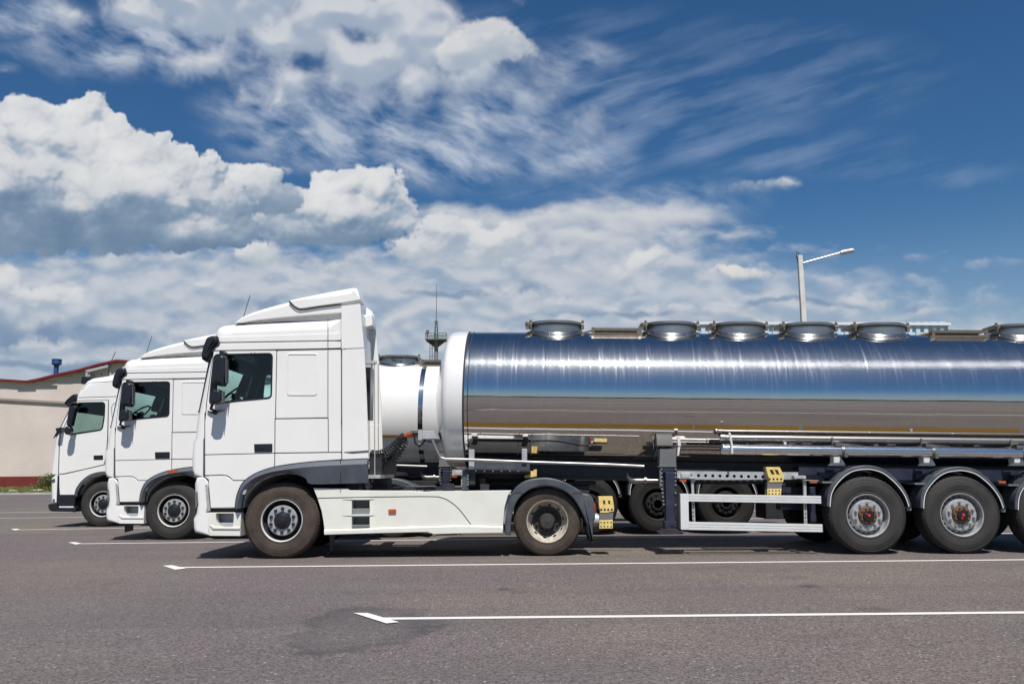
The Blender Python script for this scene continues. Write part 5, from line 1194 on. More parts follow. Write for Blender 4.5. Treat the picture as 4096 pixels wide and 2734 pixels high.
        for k, p in enumerate(fin):
            a_ = Vector(fin[max(0, k-1)]); b_ = Vector(fin[min(len(fin)-1, k+1)]); tt = (b_-a_).normalized(); nn = Vector((-tt.y, tt.x))
            ctr = Vector((wx, z)); 
            if (Vector(p)-ctr).dot(nn) < 0: nn = -nn
            vs.append((bm.verts.new((p[0]-nn.x*0.001, -0.004, p[1]-nn.y*0.001)), bm.verts.new((p[0]+nn.x*0.008, -0.004, p[1]+nn.y*0.008))))
        for k in range(len(vs)-1): bm.faces.new((vs[k][0], vs[k+1][0], vs[k+1][1], vs[k][1]))
        link_mesh('fender_edge', bm, M['edgewhite'], fd)
        bm = bmesh.new(); b0 = L(*F([(205, 660)])[0], 0.1).x-s0+wx; bz = L(*F([(205, 670)])[0], .1).z; box(bm, b0, b0+0.14, 0.06, 0.4, bz-0.012, bz+0.012, 0.004)
        e0 = L(*F([(1010, 905)])[0], 0.1).x-s0+wx; ez = L(*F([(1010, 925)])[0], .1).z; box(bm, e0, e0+0.06, 0.03, 0.3, ez-0.02, ez+0.02, 0.004)
        link_mesh('fender_bracket', bm, M['grey_steel'], fd)
    return t

def chock(f, label, top, mid, low, v, hole, tgt):
    t = thing('wheel_chock', label, 'wheel chock', f, group='yellow wheel chocks hung on the trucks')
    bm = bmesh.new(); hs = [f.xz(tgt(h), v) for h in hole]
    prism(bm, f.xz(tgt(top), v), v, v+0.16, 0.006, 2, holes=hs, hole_depth=0.05)
    a = link_mesh('chock_wedge', bm, M['yellow'], t, 30)
    bm = bmesh.new(); prism(bm, f.xz(tgt(mid), v), v+0.01, v+0.14, 0.003, 1)
    for h in hs: prism(bm, h, v+0.045, v+0.06)
    link_parts('chock_recess', bm, M['grey_steel'], t)
    bm = bmesh.new(); prism(bm, f.xz(tgt(low), v), v-0.005, v+0.14, 0.004, 1)
    link_mesh('chock_plate', bm, M['yellow'], t, 30)
    (ax, ay), (bx_, by) = low[0], low[2]
    bm = bmesh.new()
    for i in range(4):
        for j in range(2):
            c = (ax+(bx_-ax)*(i+.5+(.25 if j else -.1)*0)/4, ay+(by-ay)*(j+.5)/2); q = f.loc(*tgt([c])[0], v)
            bm.faces.new([bm.verts.new((q.x+0.011*math.cos(k*math.pi/4), v-0.0065, q.z+0.011*math.sin(k*math.pi/4))) for k in range(8)])
        tx_ = mid[0][0]+(mid[1][0]-mid[0][0])*(i+.5)/4; q = f.loc(*tgt([(tx_, mid[0][1]-34)])[0], v); bm.faces.new([bm.verts.new((q.x+0.016*math.cos(k*math.pi/4), v-0.0015, q.z+0.016*math.sin(k*math.pi/4))) for k in range(8)])
    link_mesh('chock_holes', bm, M['seam'], t)
    return t

# ---------------------------------------------------------------- build vehicles
M['tube'] = mat('tube_steel', (0.70, 0.70, 0.70), 0.16, metal=1.0, dirt=(0.5, 0.5, 0.5), ds=8, da=0.5)
M['capwhite'] = mat('tank_cap_white', (0.74, 0.735, 0.72), 0.18, coat=0.8, dirt=(0.58, 0.55, 0.5), ds=1.5, da=0.25)
M['edgewhite'] = mat('white_edging', (0.8, 0.8, 0.78), 0.4)
Y1 = 12.05
PT = 0.024
FT1 = Frame((0.49, Y1+0.02, 0.0), yaw=-0.045, pitch=PT)
p1 = world_at(1127, 2087, Y1)
F1 = Frame((p1.x, Y1, 0.0))
def aff(px, py): return 461+.8105*(px-820), 1840+.778*(py-1817)
p2 = world_at(694, 2044, 15.75)
F2 = Frame((p2.x, 15.75, 0.0), tx=aff)
p3 = world_at(G7([(676, 1264)])[0][0], 2010, 20.0)
F3 = Frame((p3.x, 20.0, 0.0))
build_tractor(F1, 'nearest white tractor unit, brown dusty tyres and cream side skirt, coupled to the mirror-polished tanker')
build_tractor(F2, 'middle white tractor unit parked between the nearest and the farthest cab', True)
build_tractor3(F3, 'farthest white tractor unit on the left, with black lower bumper and sloping windscreen')
build_trailer(FT1, 'mirror-polished steel tank trailer with white front cap and long silver side tube')
SHIFT = -3.38
FT2 = Frame((0.49, 15.98, 0.0), yaw=-0.02, pitch=0.012)
q = world_at(1597, 1440, 17.2); HATCHX = (FT2.Ri @ (q-FT2.O)).x
q = world_at(1680, 1640, 16.2); STRAPX = (FT2.Ri @ (q-FT2.O)).x
build_trailer(FT2, 'white painted tank trailer behind the nearest cab, lid numbered 9602', False, 'capwhite', SHIFT)
FT3 = Frame((0.49, 20.0, 0.0), yaw=-0.01, pitch=0.012)
HATCHX -= 4.0; STRAPX -= 3.6
build_trailer(FT3, 'farthest tank trailer, its fenders and wheels seen under the white tank', False, 'capwhite', SHIFT-3.55)
chock(F1, 'yellow wheel chock hung upright behind the rear wheel of the nearest tractor unit', [(1290, 612), (1435, 610), (1453, 720), (1450, 768), (1400, 775), (1395, 785), (1310, 782), (1293, 700)], [(1300, 783), (1446, 772), (1440, 857), (1300, 861)], [(1298, 861), (1438, 857), (1438, 945), (1297, 947)], 0.06, ([(1336, 652), (1358, 652), (1362, 695), (1340, 695)], [(1388, 652), (1410, 652), (1412, 692), (1392, 692)]), D)
chock(FT1, 'yellow wheel chock hung on the holed rail above the side guard', [(1318, 475), (1478, 475), (1532, 578), (1520, 645), (1360, 648), (1352, 590)], [(1342, 647), (1518, 643), (1500, 722), (1338, 726)], [(1338, 726), (1500, 722), (1492, 797), (1337, 797)], 0.10, ([(1362, 505), (1402, 505), (1425, 560), (1385, 560)], [(1420, 505), (1455, 505), (1482, 560), (1445, 560)]), E)
t = thing('wheel_chock', 'yellow wheel chock lying flat above the rear fender of the nearest tractor unit', 'wheel chock', F1, group='yellow wheel chocks hung on the trucks')
bm = bmesh.new(); prism(bm, F1.xz(V0([(2045, 308), (2060, 290), (2118, 278), (2122, 240), (2150, 246), (2158, 228), (2195, 224), (2194, 305), (2062, 328)]), 0.5), 0.5, 0.68, 0.006, 2); link_mesh('chock_wedge', bm, M['yellow'], t, 30)
# coiled air lines between cab and tank
def coil(pts, f, v, name, label, m, r=0.055, turns=26, k=10, rr=0.009):
    P_ = smooth_pts([tuple(f.loc(a, b, v)) for a, b in pts], 10) if False else None
    V = [f.loc(a, b, v) for a, b in pts]; path = []
    for i in range(len(V)-1):
        p0 = V[max(0, i-1)]; a = V[i]; b = V[i+1]; p3_ = V[min(len(V)-1, i+2)]
        for j in range(20):
            s = j/20; path.append(0.5*((2*a)+(-p0+b)*s+(2*p0-5*a+4*b-p3_)*s*s+(-p0+3*a-3*b+p3_)*s**3))
    path.append(V[-1]); n = turns*k; out = []
    for i in range(n+1):
        s = i/n*(len(path)-1); i0 = min(int(s), len(path)-2); c = path[i0].lerp(path[i0+1], s-i0); t_ = (path[i0+1]-path[i0]).normalized()
        a = t_.cross(Vector((0, 1, 0))).normalized(); b = Vector((0, 1, 0)); an = 2*math.pi*i/k
        e = min(1, i/k, (n-i)/k); out.append(c+a*(r*e*math.cos(an))+b*(r*e*math.sin(an)))
    bm = bmesh.new(); tube(bm, out, rr, 6); o = link_mesh(name, bm, m, None, 60)
    o.matrix_world = Matrix.Translation(f.O) @ f.R.to_4x4(); return tag(o, label, 'air hose', 'coiled air lines behind the nearest cab')
coil(K([(240, 1318), (300, 1325), (380, 1290), (450, 1225), (500, 1185)]), F1, 0.45, 'air_hose', 'upper black coiled air hose strung from cab to tank', M['black'], 0.06, 20)
coil(K([(240, 1345), (320, 1390), (395, 1370), (450, 1290), (495, 1205)]), F1, 0.62, 'air_hose', 'lower sagging black coiled air hose between cab and tank', M['black'], 0.075, 17)
coil(K([(240, 1335), (320, 1360), (400, 1340), (460, 1260), (500, 1195)]), F1, 0.8, 'air_hose', 'middle black coiled air hose hanging behind the other two', M['black'], 0.07, 18)
for nm, yy, m, lb, da in (('brake_line', 0.42, 'red', 'short red air line plugged into the tank coupling', 8), ('brake_line', 0.5, 'tape', 'short yellow air line plugged into the tank coupling', -6)):
    bm = bmesh.new(); tube(bm, [F1.loc(*q, yy) for q in K([(488, 1195), (500, 1180+da), (520, 1165+da), (550, 1160+da)])], 0.012, 8); o = link_mesh(nm, bm, M[m], None, 50); o.matrix_world = Matrix.Translation(F1.O); tag(o, lb, 'air hose')
# ---------------------------------------------------------------- ground
def ground_mat():
    m = bpy.data.materials.new('asphalt'); m.use_nodes = True; nt = m.node_tree; b = nt.nodes['Principled BSDF']; N = nt.nodes.new; L = nt.links.new
    tc = N('ShaderNodeTexCoord')
    def noise(scale, detail=4, rough=.6, vec=None, sc=None):
        n = N('ShaderNodeTexNoise'); n.inputs['Scale'].default_value = scale; n.inputs['Detail'].default_value = detail; n.inputs['Roughness'].default_value = rough
        if sc:
            mp = N('ShaderNodeMapping'); mp.inputs['Scale'].default_value = sc; L(tc.outputs['Object'], mp.inputs['Vector']); L(mp.outputs['Vector'], n.inputs['Vector'])
        else: L(tc.outputs['Object'], n.inputs['Vector'])
        return n
    def mr(src, a, b_, lo=0., hi=1.):
        r = N('ShaderNodeMapRange'); r.inputs['From Min'].default_value = a; r.inputs['From Max'].default_value = b_; r.inputs['To Min'].default_value = lo; r.inputs['To Max'].default_value = hi; L(src, r.inputs['Value']); return r.outputs['Result']
    def mix(f, A_, B_, typ='MIX'):
        x = N('ShaderNodeMix'); x.data_type = 'RGBA'; x.blend_type = typ
        for k, v in (('Factor', f), ('A', A_), ('B', B_)):
            if hasattr(v, 'links'): L(v, x.inputs[k])
            else: x.inputs[k].default_value = v
        return x.outputs['Result']
    def mth(op, a, b_=None):
        q = N('ShaderNodeMath'); q.operation = op
        for i, v in enumerate((a, b_)):
            if v is None: continue
            if hasattr(v, 'links'): L(v, q.inputs[i])
            else: q.inputs[i].default_value = v
        return q.outputs[0]
    big = noise(0.11, 4); mid = noise(0.7, 5, .65, sc=(0.6, 1, 1)); 
    col = mix(mr(big.outputs['Fac'], .44, .58), rgb(.131, .109, .109), rgb(.158, .135, .112))
    col = mix(mr(mid.outputs['Fac'], .42, .75, 0, .55), col, rgb(.092, .080, .073))
    # aggregate: voronoi stones, light and dark
    vo = N('ShaderNodeTexVoronoi'); vo.inputs['Scale'].default_value = 80; L(tc.outputs['Object'], vo.inputs['Vector'])
    sp = N('ShaderNodeSeparateColor'); L(vo.outputs['Color'], sp.inputs['Color'])
    col = mix(1.0, col, mix(mr(sp.outputs[0], .0, 1.), rgb(.50, .50, .50), rgb(1.50, 1.49, 1.50)), 'MULTIPLY')
    n3 = noise(300, 2); col = mix(1.0, col, mix(mr(n3.outputs['Fac'], .3, .7), rgb(.82, .82, .82), rgb(1.18, 1.18, 1.18)), 'MULTIPLY')
    n4 = noise(34, 4, .7); col = mix(1.0, col, mix(mr(n4.outputs['Fac'], .3, .7), rgb(.86, .86, .86), rgb(1.14, 1.14, 1.14)), 'MULTIPLY')
    # sparkling white grit
    col = mix(mr(sp.outputs[1], 0.993, .998), col, rgb(.42, .40, .37))
    lane = noise(1.0, 5, .6, sc=(.05, .9, 1)); col = mix(mr(lane.outputs['Fac'], .50, .72, 0, .35), col, rgb(.078, .066, .062))
    hazy = noise(.35, 4, .6, sc=(.5, 1, 1)); col = mix(mr(hazy.outputs['Fac'], .52, .70, 0, .35), col, rgb(.165, .145, .128))
    # stains: one ringed damp patch and some drips
    sx = N('ShaderNodeSeparateXYZ'); L(tc.outputs['Object'], sx.inputs[0]); wob = noise(1.7, 5, .7)
    wv = mth('MULTIPLY', mth('SUBTRACT', wob.outputs['Fac'], .5), 1.0)
    def spot(x, y, rx, ry, wf=0.6):
        dx = mth('DIVIDE', mth('SUBTRACT', sx.outputs['X'], x), rx); dy = mth('DIVIDE', mth('SUBTRACT', sx.outputs['Y'], y), ry)
        return mth('ADD', mth('SQRT', mth('ADD', mth('MULTIPLY', dx, dx), mth('MULTIPLY', dy, dy))), mth('MULTIPLY', wv, wf))
    g = ground_at(1450, 2520); g2 = ground_at(1730, 2520); g3 = ground_at(1450, 2575)
    d = spot(g.x, g.y+0.1, (g2.x-g.x)*0.95, (g.y-g3.y)*1.9, 1.7)
    ringm = mth('MULTIPLY', mr(d, .55, .95), mr(d, 1.0, 1.12, 1, 0))
    col = mix(mth('MULTIPLY', mth('MULTIPLY', ringm, .85), mr(mid.outputs['Fac'], .3, .6)), col, rgb(.055, .052, .056)); col = mix(mth('MULTIPLY', mr(d, .7, 1.0, 1, 0), .22), col, rgb(.06, .065, .07))
    for px, py, wpx, am in ((3235, 2343, 60, .6), (2020, 2355, 45, .5), (2070, 2368, 40, .35), (1580, 2372, 30, .35), (1395, 2369, 25, .25), (3180, 2308, 70, .2), (3500, 2435, 90, .3), (2880, 2298, 30, .2), (2650, 2306, 60, .15)):
        g = ground_at(px, py); rx = ground_at(px+wpx, py).x-g.x; d = spot(g.x, g.y, rx, rx*1.1, 1.0); col = mix(mr(d, .45, 1.05, am, 0), col, rgb(.03, .028, .03))
    cv = N('ShaderNodeTexVoronoi'); cv.feature = 'DISTANCE_TO_EDGE'; cv.inputs['Scale'].default_value = .16
    cm = N('ShaderNodeVectorMath'); cm.operation = 'MULTIPLY_ADD'; L(n4.outputs['Color'], cm.inputs[0]); cm.inputs[1].default_value = (.06, .06, 0); cw = N('ShaderNodeVectorMath'); cw.operation = 'MULTIPLY_ADD'; L(wob.outputs['Color'], cw.inputs[0]); cw.inputs[1].default_value = (.9, .9, 0); L(tc.outputs['Object'], cw.inputs[2]); L(cw.outputs[0], cm.inputs[2]); L(cm.outputs[0], cv.inputs['Vector'])
    crk = mth('MULTIPLY', mr(cv.outputs['Distance'], .0004, .0016, .5, 0), mr(hazy.outputs['Fac'], .48, .56)); col = mix(crk, col, rgb(.04, .036, .034))
    L(col, b.inputs['Base Color']); b.inputs['Roughness'].default_value = .85; b.inputs['Specular IOR Level'].default_value = .35
    bp = N('ShaderNodeBump'); bp.inputs['Strength'].default_value = .7; bp.inputs['Distance'].default_value = .006; L(vo.outputs['Distance'], bp.inputs['Height']); L(bp.outputs['Normal'], b.inputs['Normal'])
    return m
def sheet(name, pts, z, m, k='structure'):
    bm = bmesh.new(); bm.faces.new([bm.verts.new((x, y, z)) for x, y in pts]); o = link_mesh(name, bm, m); o['kind'] = k; return o
M['asphalt'] = ground_mat()
M['soil'] = mat('grass_ground', (0.115, 0.135, 0.035), 0.95, dirt=(0.19, 0.165, 0.06), ds=0.35, da=0.8)
sheet('ground', [(-2600, -2600), (2600, -2600), (2600, 2600), (-2600, 2600)], -0.06, M['soil'])
sheet('parking_lot', [(-260, -200), (260, -200), (260, 57), (-260, 57)], 0.0, M['asphalt'])
# painted lines
lm = bpy.data.materials.new('road_paint'); lm.use_nodes = True; nt = lm.node_tree; b = nt.nodes['Principled BSDF']
tc = nt.nodes.new('ShaderNodeTexCoord'); n1 = nt.nodes.new('ShaderNodeTexNoise'); n1.inputs['Scale'].default_value = 9; n1.inputs['Detail'].default_value = 7; n1.inputs['Roughness'].default_value = .75
nt.links.new(tc.outputs['Object'], n1.inputs['Vector']); r = nt.nodes.new('ShaderNodeMapRange'); r.inputs['From Min'].default_value = .60; r.inputs['From Max'].default_value = .78; r.inputs['To Max'].default_value = .75
nt.links.new(n1.outputs['Fac'], r.inputs['Value']); mx = nt.nodes.new('ShaderNodeMix'); mx.data_type = 'RGBA'; mx.inputs['A'].default_value = rgb(.70, .68, .66); mx.inputs['B'].default_value = rgb(.22, .20, .19)
nt.links.new(r.outputs['Result'], mx.inputs['Factor']); nt.links.new(mx.outputs['Result'], b.inputs['Base Color']); b.inputs['Roughness'].default_value = .7
nb = nt.nodes.new('ShaderNodeTexNoise'); nb.inputs['Scale'].default_value = 120; nt.links.new(tc.outputs['Object'], nb.inputs['Vector']); bp = nt.nodes.new('ShaderNodeBump'); bp.inputs['Strength'].default_value = .5; bp.inputs['Distance'].default_value = .004; nt.links.new(nb.outputs['Fac'], bp.inputs['Height']); nt.links.new(bp.outputs['Normal'], b.inputs['Normal'])
M['line'] = lm
def bay_line(px0, py0, px1, py1, bar=None, w=0.10):
    a = ground_at(px0, py0); b_ = ground_at(px1, py1); d = (b_-a).normalized(); n = Vector((-d.y, d.x, 0)); e = a+d*40
    bm = bmesh.new(); steps = 60
    prev = None
    for i in range(steps+1):
        c = a+d*(40*i/steps); j = random.uniform(-.004, .004)
        cur = (bm.verts.new((c.x+n.x*(w/2+j), c.y+n.y*(w/2+j), .004)), bm.verts.new((c.x-n.x*(w/2-j), c.y-n.y*(w/2-j), .004)))
        if prev: bm.faces.new((prev[0], prev[1], cur[1], cur[0]))
        prev = cur
    if bar:
        q = [ground_at(*p) for p in bar]; bm.faces.new([bm.verts.new((p.x, p.y, .008)) for p in q])
    o = link_mesh('bay_line', bm, M['line']); o['kind'] = 'structure'; return o
bay_line(1500, 2474, 4096, 2449, [(1414, 2453), (1470, 2453), (1597, 2490), (1545, 2495)])
bay_line(690, 2269, 4096, 2238, [(652, 2263), (688, 2261), (744, 2274), (700, 2279)])
bay_line(300, 2174, 930, 2167, [(272, 2169), (300, 2168), (330, 2174), (302, 2178)])
bay_line(66, 2118, 595, 2110, [(42, 2115), (66, 2114), (84, 2118), (60, 2121)])
for y, x in ((24.6, -30.0), (28.4, -38.0)):
    a = Vector((x, y, 0)); bm = bmesh.new(); bm.faces.new([bm.verts.new(p) for p in ((x, y-.06, .004), (x+80, y-.06, .004), (x+80, y+.06, .004), (x, y+.06, .004))]); o = link_mesh('bay_line', bm, M['line']); o['kind'] = 'structure'
for y in (3.0, -1.1, -5.2, -30.0):
    bm = bmesh.new(); bm.faces.new([bm.verts.new(p) for p in ((-1.5 if y > -20 else -90, y-.05, .004), (60, y-.05, .004), (60, y+.05, .004), (-1.5 if y > -20 else -90, y+.05, .004))]); o = link_mesh('bay_line', bm, M['line']); o['kind'] = 'structure'
# concrete kerb at the far edge
bm = bmesh.new(); box(bm, -260, 260, 57.0, 57.2, -.05, .12, .01); M['concrete'] = mat('concrete', (.42, .40, .37), .85, noise=.15, nscale=1.5); o = link_mesh('kerb', bm, M['concrete']); o['kind'] = 'structure'
# grass strip: many small blades in tufts
bm = bmesh.new(); rnd = random.Random(3)
for i in range(5200):
    x = rnd.uniform(-52, -27); y = 57.4+rnd.random()**1.4*40; h = rnd.uniform(.08, .26); w = .10
    a = rnd.uniform(0, 3.14); dx, dy = math.cos(a)*w, math.sin(a)*w; lx, ly = rnd.uniform(-.08, .08), rnd.uniform(-.08, .08)
    for k in range(2):
        bm.faces.new([bm.verts.new(p) for p in ((x-dx+k*.1, y-dy, -.06), (x+dx+k*.1, y+dy, -.06), (x+lx+k*.1, y+ly, h))])
M['grass'] = mat('grass_blades', (.13, .16, .035), .8, dirt=(.24, .21, .08), ds=.5, da=.8)
o = link_mesh('grass', bm, M['grass']); o['kind'] = 'stuff'
M['leaf'] = mat('shrub_leaves', (.11, .15, .035), .8, noise=.4, nscale=2)
M['bark'] = mat('bark', (.08, .06, .045), .9)
def shrub(name, label, x, y, h, w, n, seed, cat='shrub'):
    t = thing(name, label, cat, loc=(x, y, -.06)); r_ = random.Random(seed); bm = bmesh.new()
    for k in range(5):
        a = r_.uniform(0, 6.28); tube(bm, [(0, 0, 0), (math.cos(a)*w*.2, math.sin(a)*w*.2, h*.45), (math.cos(a)*w*.38, math.sin(a)*w*.38, h*.8)], [.03*h/2, .018*h/2, .006], 5)
    link_mesh('stem', bm, M['bark'], t); bm = bmesh.new()
    cl = [(r_.gauss(0, w*.24), r_.gauss(0, w*.24), h*(.3+.6*r_.random())) for _ in range(9)]
    for i in range(n):
        c = cl[i % 9]; p = Vector((c[0]+r_.gauss(0, w*.14), c[1]+r_.gauss(0, w*.14), max(.05, c[2]+r_.gauss(0, h*.11)))); s = r_.uniform(.03, .07)*h**.5
        u = Vector((r_.gauss(0, 1), r_.gauss(0, 1), r_.gauss(0, 1))).normalized()*s; v = u.cross(Vector((r_.gauss(0, 1), r_.gauss(0, 1), r_.gauss(0, 1)))).normalized()*s*.6
        bm.faces.new([bm.verts.new(p+a) for a in (u, v, -u, -v)])
    link_mesh('crown', bm, M['leaf'], t); return t
g = world_at(187, 1935, 70.0)
shrub('shrub', 'bushy green shrub on the grass in front of the warehouse', g.x, 70, 1.3, 2.0, 2600, 5)
# low stone heap on the grass
bm = bmesh.new(); g = world_at(97, 1950, 66.0)
for k in range(9):
    c = Vector((g.x+rnd.uniform(-1.2, 1.2), 66+rnd.uniform(-.3, .3), .02)); s = rnd.uniform(.12, .28); v = bmesh.ops.create_icosphere(bm, subdivisions=2, radius=s)['verts']
    for q in v: q.co = Vector((q.co.x*1.4*rnd.uniform(.9, 1.1), q.co.y, q.co.z*.7*rnd.uniform(.9, 1.1)))+c
tag(link_mesh('stone_heap', bm, M['concrete']), 'low heap of pale stones lying on the grass strip', 'stones')
# ---------------------------------------------------------------- warehouse on the left
YB = 92.0; FB = Frame((0, YB, 0))
def wall_mat():
    m = mat('pale_brick', (.60, .52, .47), .9); nt = m.node_tree; b = nt.nodes['Principled BSDF']; tc = nt.nodes.new('ShaderNodeTexCoord')
    mp = nt.nodes.new('ShaderNodeMapping'); mp.inputs['Rotation'].default_value = (math.radians(90), 0, 0); br = nt.nodes.new('ShaderNodeTexBrick')
    nt.links.new(tc.outputs['Object'], mp.inputs['Vector']); nt.links.new(mp.outputs['Vector'], br.inputs['Vector'])
    br.inputs['Scale'].default_value = 1.6; br.inputs['Color1'].default_value = rgb(.625, .54, .495); br.inputs['Color2'].default_value = rgb(.585, .51, .468); br.inputs['Mortar'].default_value = rgb(.53, .47, .42); br.inputs['Mortar Size'].default_value = .018
    n = nt.nodes.new('ShaderNodeTexNoise'); n.inputs['Scale'].default_value = .25; n.inputs['Detail'].default_value = 6; nt.links.new(tc.outputs['Object'], n.inputs['Vector'])
    mx = nt.nodes.new('ShaderNodeMix'); mx.data_type = 'RGBA'; mx.blend_type = 'MULTIPLY'; mx.inputs['Factor'].default_value = 1; r = nt.nodes.new('ShaderNodeMapRange'); r.inputs['To Min'].default_value = .82; r.inputs['To Max'].default_value = 1.14; nt.links.new(n.outputs['Fac'], r.inputs['Value'])
    nt.links.new(br.outputs['Color'], mx.inputs['A']); nt.links.new(r.outputs['Result'], mx.inputs['B']); nt.links.new(mx.outputs['Result'], b.inputs['Base Color']); return m
M['brick'] = wall_mat(); M['redpaint'] = mat('dark_red_paint', (.16, .018, .014), .7, noise=.2, nscale=.6); M['redroof'] = mat('red_roof_trim', (.17, .013, .013), .5)
M['bluemetal'] = mat('blue_metal', (.012, .07, .20), .5, noise=.2, nscale=3)
bt = thing('warehouse', 'long pale brick warehouse with dark red roof edge and plinth', 'building', FB)
def bx(pts, v=0): return FB.xz(pts, v)
(xl, zl_) = bx([(-900, 1495)])[0]; xr_, zr_ = bx([(900, 1690)])[0]
roof_px = [(-900, 1480), (0, 1516), (107, 1523)] + Q4([(0, 660), (400, 560), (800, 478), (1200, 365), (1550, 290), (1720, 300)]) + [(620, 1452), (900, 1490)]
rp = bx(roof_px)
# upper wall stands slightly back from the lower wall, giving the ledge
led = bx([(-900, 1562), (0, 1591)] + Q4([(530, 1105)]) + [(900, 1640)])
bm = bmesh.new(); up = rp + [(rp[-1][0], led[-1][1]-.3)] + [(rp[0][0], led[0][1]-.3)]
prism(bm, up, 0.35, 30.0); link_mesh('upper_wall', bm, M['brick'], bt)
bm = bmesh.new(); prism(bm, led + [(led[-1][0], -.3), (led[0][0], -.3)], 0.0, 29.0); link_mesh('lower_wall', bm, M['brick'], bt)
bm = bmesh.new(); lo = [(x, z) for x, z in led]; prism(bm, lo+[(x, z-.22) for x, z in lo][::-1], -.22, .345); link_mesh('ledge', bm, mat('ledge_stone', (.30, .25, .22), .8), bt)
zpl = bx([(0, 1905)])[0][1]
bm = bmesh.new(); box(bm, rp[0][0], rp[-1][0], -.12, 0.002, -.3, zpl); link_mesh('plinth', bm, M['redpaint'], bt)
bm = bmesh.new(); prism(bm, [(x, z+.05) for x, z in rp]+[(x, z-.17) for x, z in rp][::-1], -.12, 30.4); link_mesh('roof_edge', bm, M['redroof'], bt)
bm = bmesh.new(); rr2 = random.Random(9); x = rp[0][0]
while x < rp[-1][0]:
    wdt = rr2.uniform(.6, 2.4); dd = rr2.uniform(.0, .22)
    for i in range(len(rp)-1):
        if rp[i][0] <= x < rp[i+1][0]:
            z = rp[i][1]+(rp[i+1][1]-rp[i][1])*(x-rp[i][0])/(rp[i+1][0]-rp[i][0]); box(bm, x, x+wdt, -.12-dd, .1, z-.20, z-.172)
    x += wdt
o = link_mesh('eaves_sheet', bm, M['redroof'], bt)
# metal door frame high on the wall
bm = bmesh.new(); pa, pb, pc_, pd = bx(Q4([(940, 490), (1380, 385), (1380, 430), (985, 530)]), -.3)
prism(bm, [pa, pb, pc_, pd], -.35, .3); prism(bm, bx(Q4([(940, 480), (985, 520), (980, 660), (940, 660)]), -.3), -.3, .3); prism(bm, bx(Q4([(990, 530), (1025, 525), (1025, 700), (990, 700)]), -.2), -.2, .3)
link_mesh('gate_frame', bm, M['galv'], bt)
vt = thing('roof_vent', 'dark blue metal ventilation chimney on the warehouse roof', 'vent', loc=(0, 0, 0)); c = world_at(*Q4([(361, 560)])[0], YB+3); k = c-CO; s = k.length/FPX*.20408
vt.location = (c.x, c.y, c.z-1.0); bm = bmesh.new(); lathe(bm, [(40*s, 0), (40*s, 1.0+155*s)], 0, 0, 0, 'z', 20); link_mesh('vent_pipe', bm, M['bluemetal'], vt)
bm = bmesh.new(); lathe(bm, [(42*s, 1+145*s), (77*s, 1+165*s), (80*s, 1+170*s), (78*s, 1+240*s), (84*s, 1+242*s), (84*s, 1+254*s), (0.001, 1+258*s)], 0, 0, 0, 'z', 20); link_mesh('vent_cap', bm, M['bluemetal'], vt)
# ---------------------------------------------------------------- metal shed on the right
YS = 68.0; FS = Frame((0, YS, 0)); sh = thing('metal_shed', 'light blue-white ribbed metal hall behind the polished tanker', 'building', FS)
p = FS.xz([(2772, 1286), (3790, 1291)]); xa, za = p[0]; xb, zb = p[1]
M['shed'] = mat('shed_cladding', (.50, .62, .71), .45, noise=.06, nscale=.5); M['shedroof'] = mat('shed_roof', (.66, .68, .70), .5)
bm = bmesh.new(); n = int((xb-xa)/.62); prev = None; z0 = 0
for i in range(n):
    x = xa+(xb-xa)*i/n; wd = (xb-xa)/n
    for (u0, v0), (u1, v1) in (((0, 0), (.5, 0)), ((.5, 0), (.58, .14)), ((.58, .14), (.92, .14)), ((.92, .14), (1, 0))):
        bm.faces.new([bm.verts.new(q) for q in ((x+u0*wd, v0, -.1), (x+u1*wd, v1, -.1), (x+u1*wd, v1, za-.2), (x+u0*wd, v0, za-.2))])
box(bm, xa+.05, xb-.05, .2, 25, -.1, za-.3); link_mesh('cladding', bm, M['shed'], sh, 10)
bm = bmesh.new(); prism(bm, [(xa-1.2, za-.22), (xb+.2, zb-.22), (xb+.2, zb), (xa-1.2, za)], -.16, 25.5); link_mesh('roof', bm, M['shedroof'], sh)
# low white hall behind the first manhole
YW = 75.0; FW = Frame((0, YW, 0)); p = FW.xz([(1880, 1329), (2800, 1290)]);
# ---------------------------------------------------------------- street lamp
YL = 30.0; FL = Frame((0, YL, 0)); q = FL.loc(3202, 1022); zt_ = q.z
lt = thing('street_lamp', 'tall square concrete lamp post with one long arm reaching right', 'street lamp', loc=(FL.loc(3215, 1290).x, YL, 0)); s = 1/FPX*(q-Vector((0, -YL, CAMH))).length
M['lampgrey'] = mat('lamp_metal', (.45, .46, .47), .4, metal=.4); M['postc'] = mat('post_concrete', (.62, .60, .56), .85, noise=.12, nscale=3)
bm = bmesh.new(); w0, w1 = .115, .08
vb = [bm.verts.new((a*w0, b_*w0, -.1)) for a, b_ in ((-1, -1), (1, -1), (1, 1), (-1, 1))]; vt_ = [bm.verts.new((a*w1, b_*w1, zt_)) for a, b_ in ((-1, -1), (1, -1), (1, 1), (-1, 1))]
for k in range(4): bm.faces.new((vb[k], vb[(k+1) % 4], vt_[(k+1) % 4], vt_[k]))
bm.faces.new(vt_); bmesh.ops.bevel(bm, geom=bm.edges[:], offset=.015, segments=1, affect='EDGES'); link_mesh('post', bm, M['postc'], lt, 20)
bx0 = lt.location.x; a0 = FL.loc(3212, 1054); a1 = FL.loc(3355, 1014); a2 = FL.loc(3412, 1003)
bm = bmesh.new(); tube(bm, [(a0.x-bx0-.02, -.1, a0.z), (a1.x-bx0, -.1, a1.z)], .035, 8); link_mesh('arm', bm, M['lampgrey'], lt)
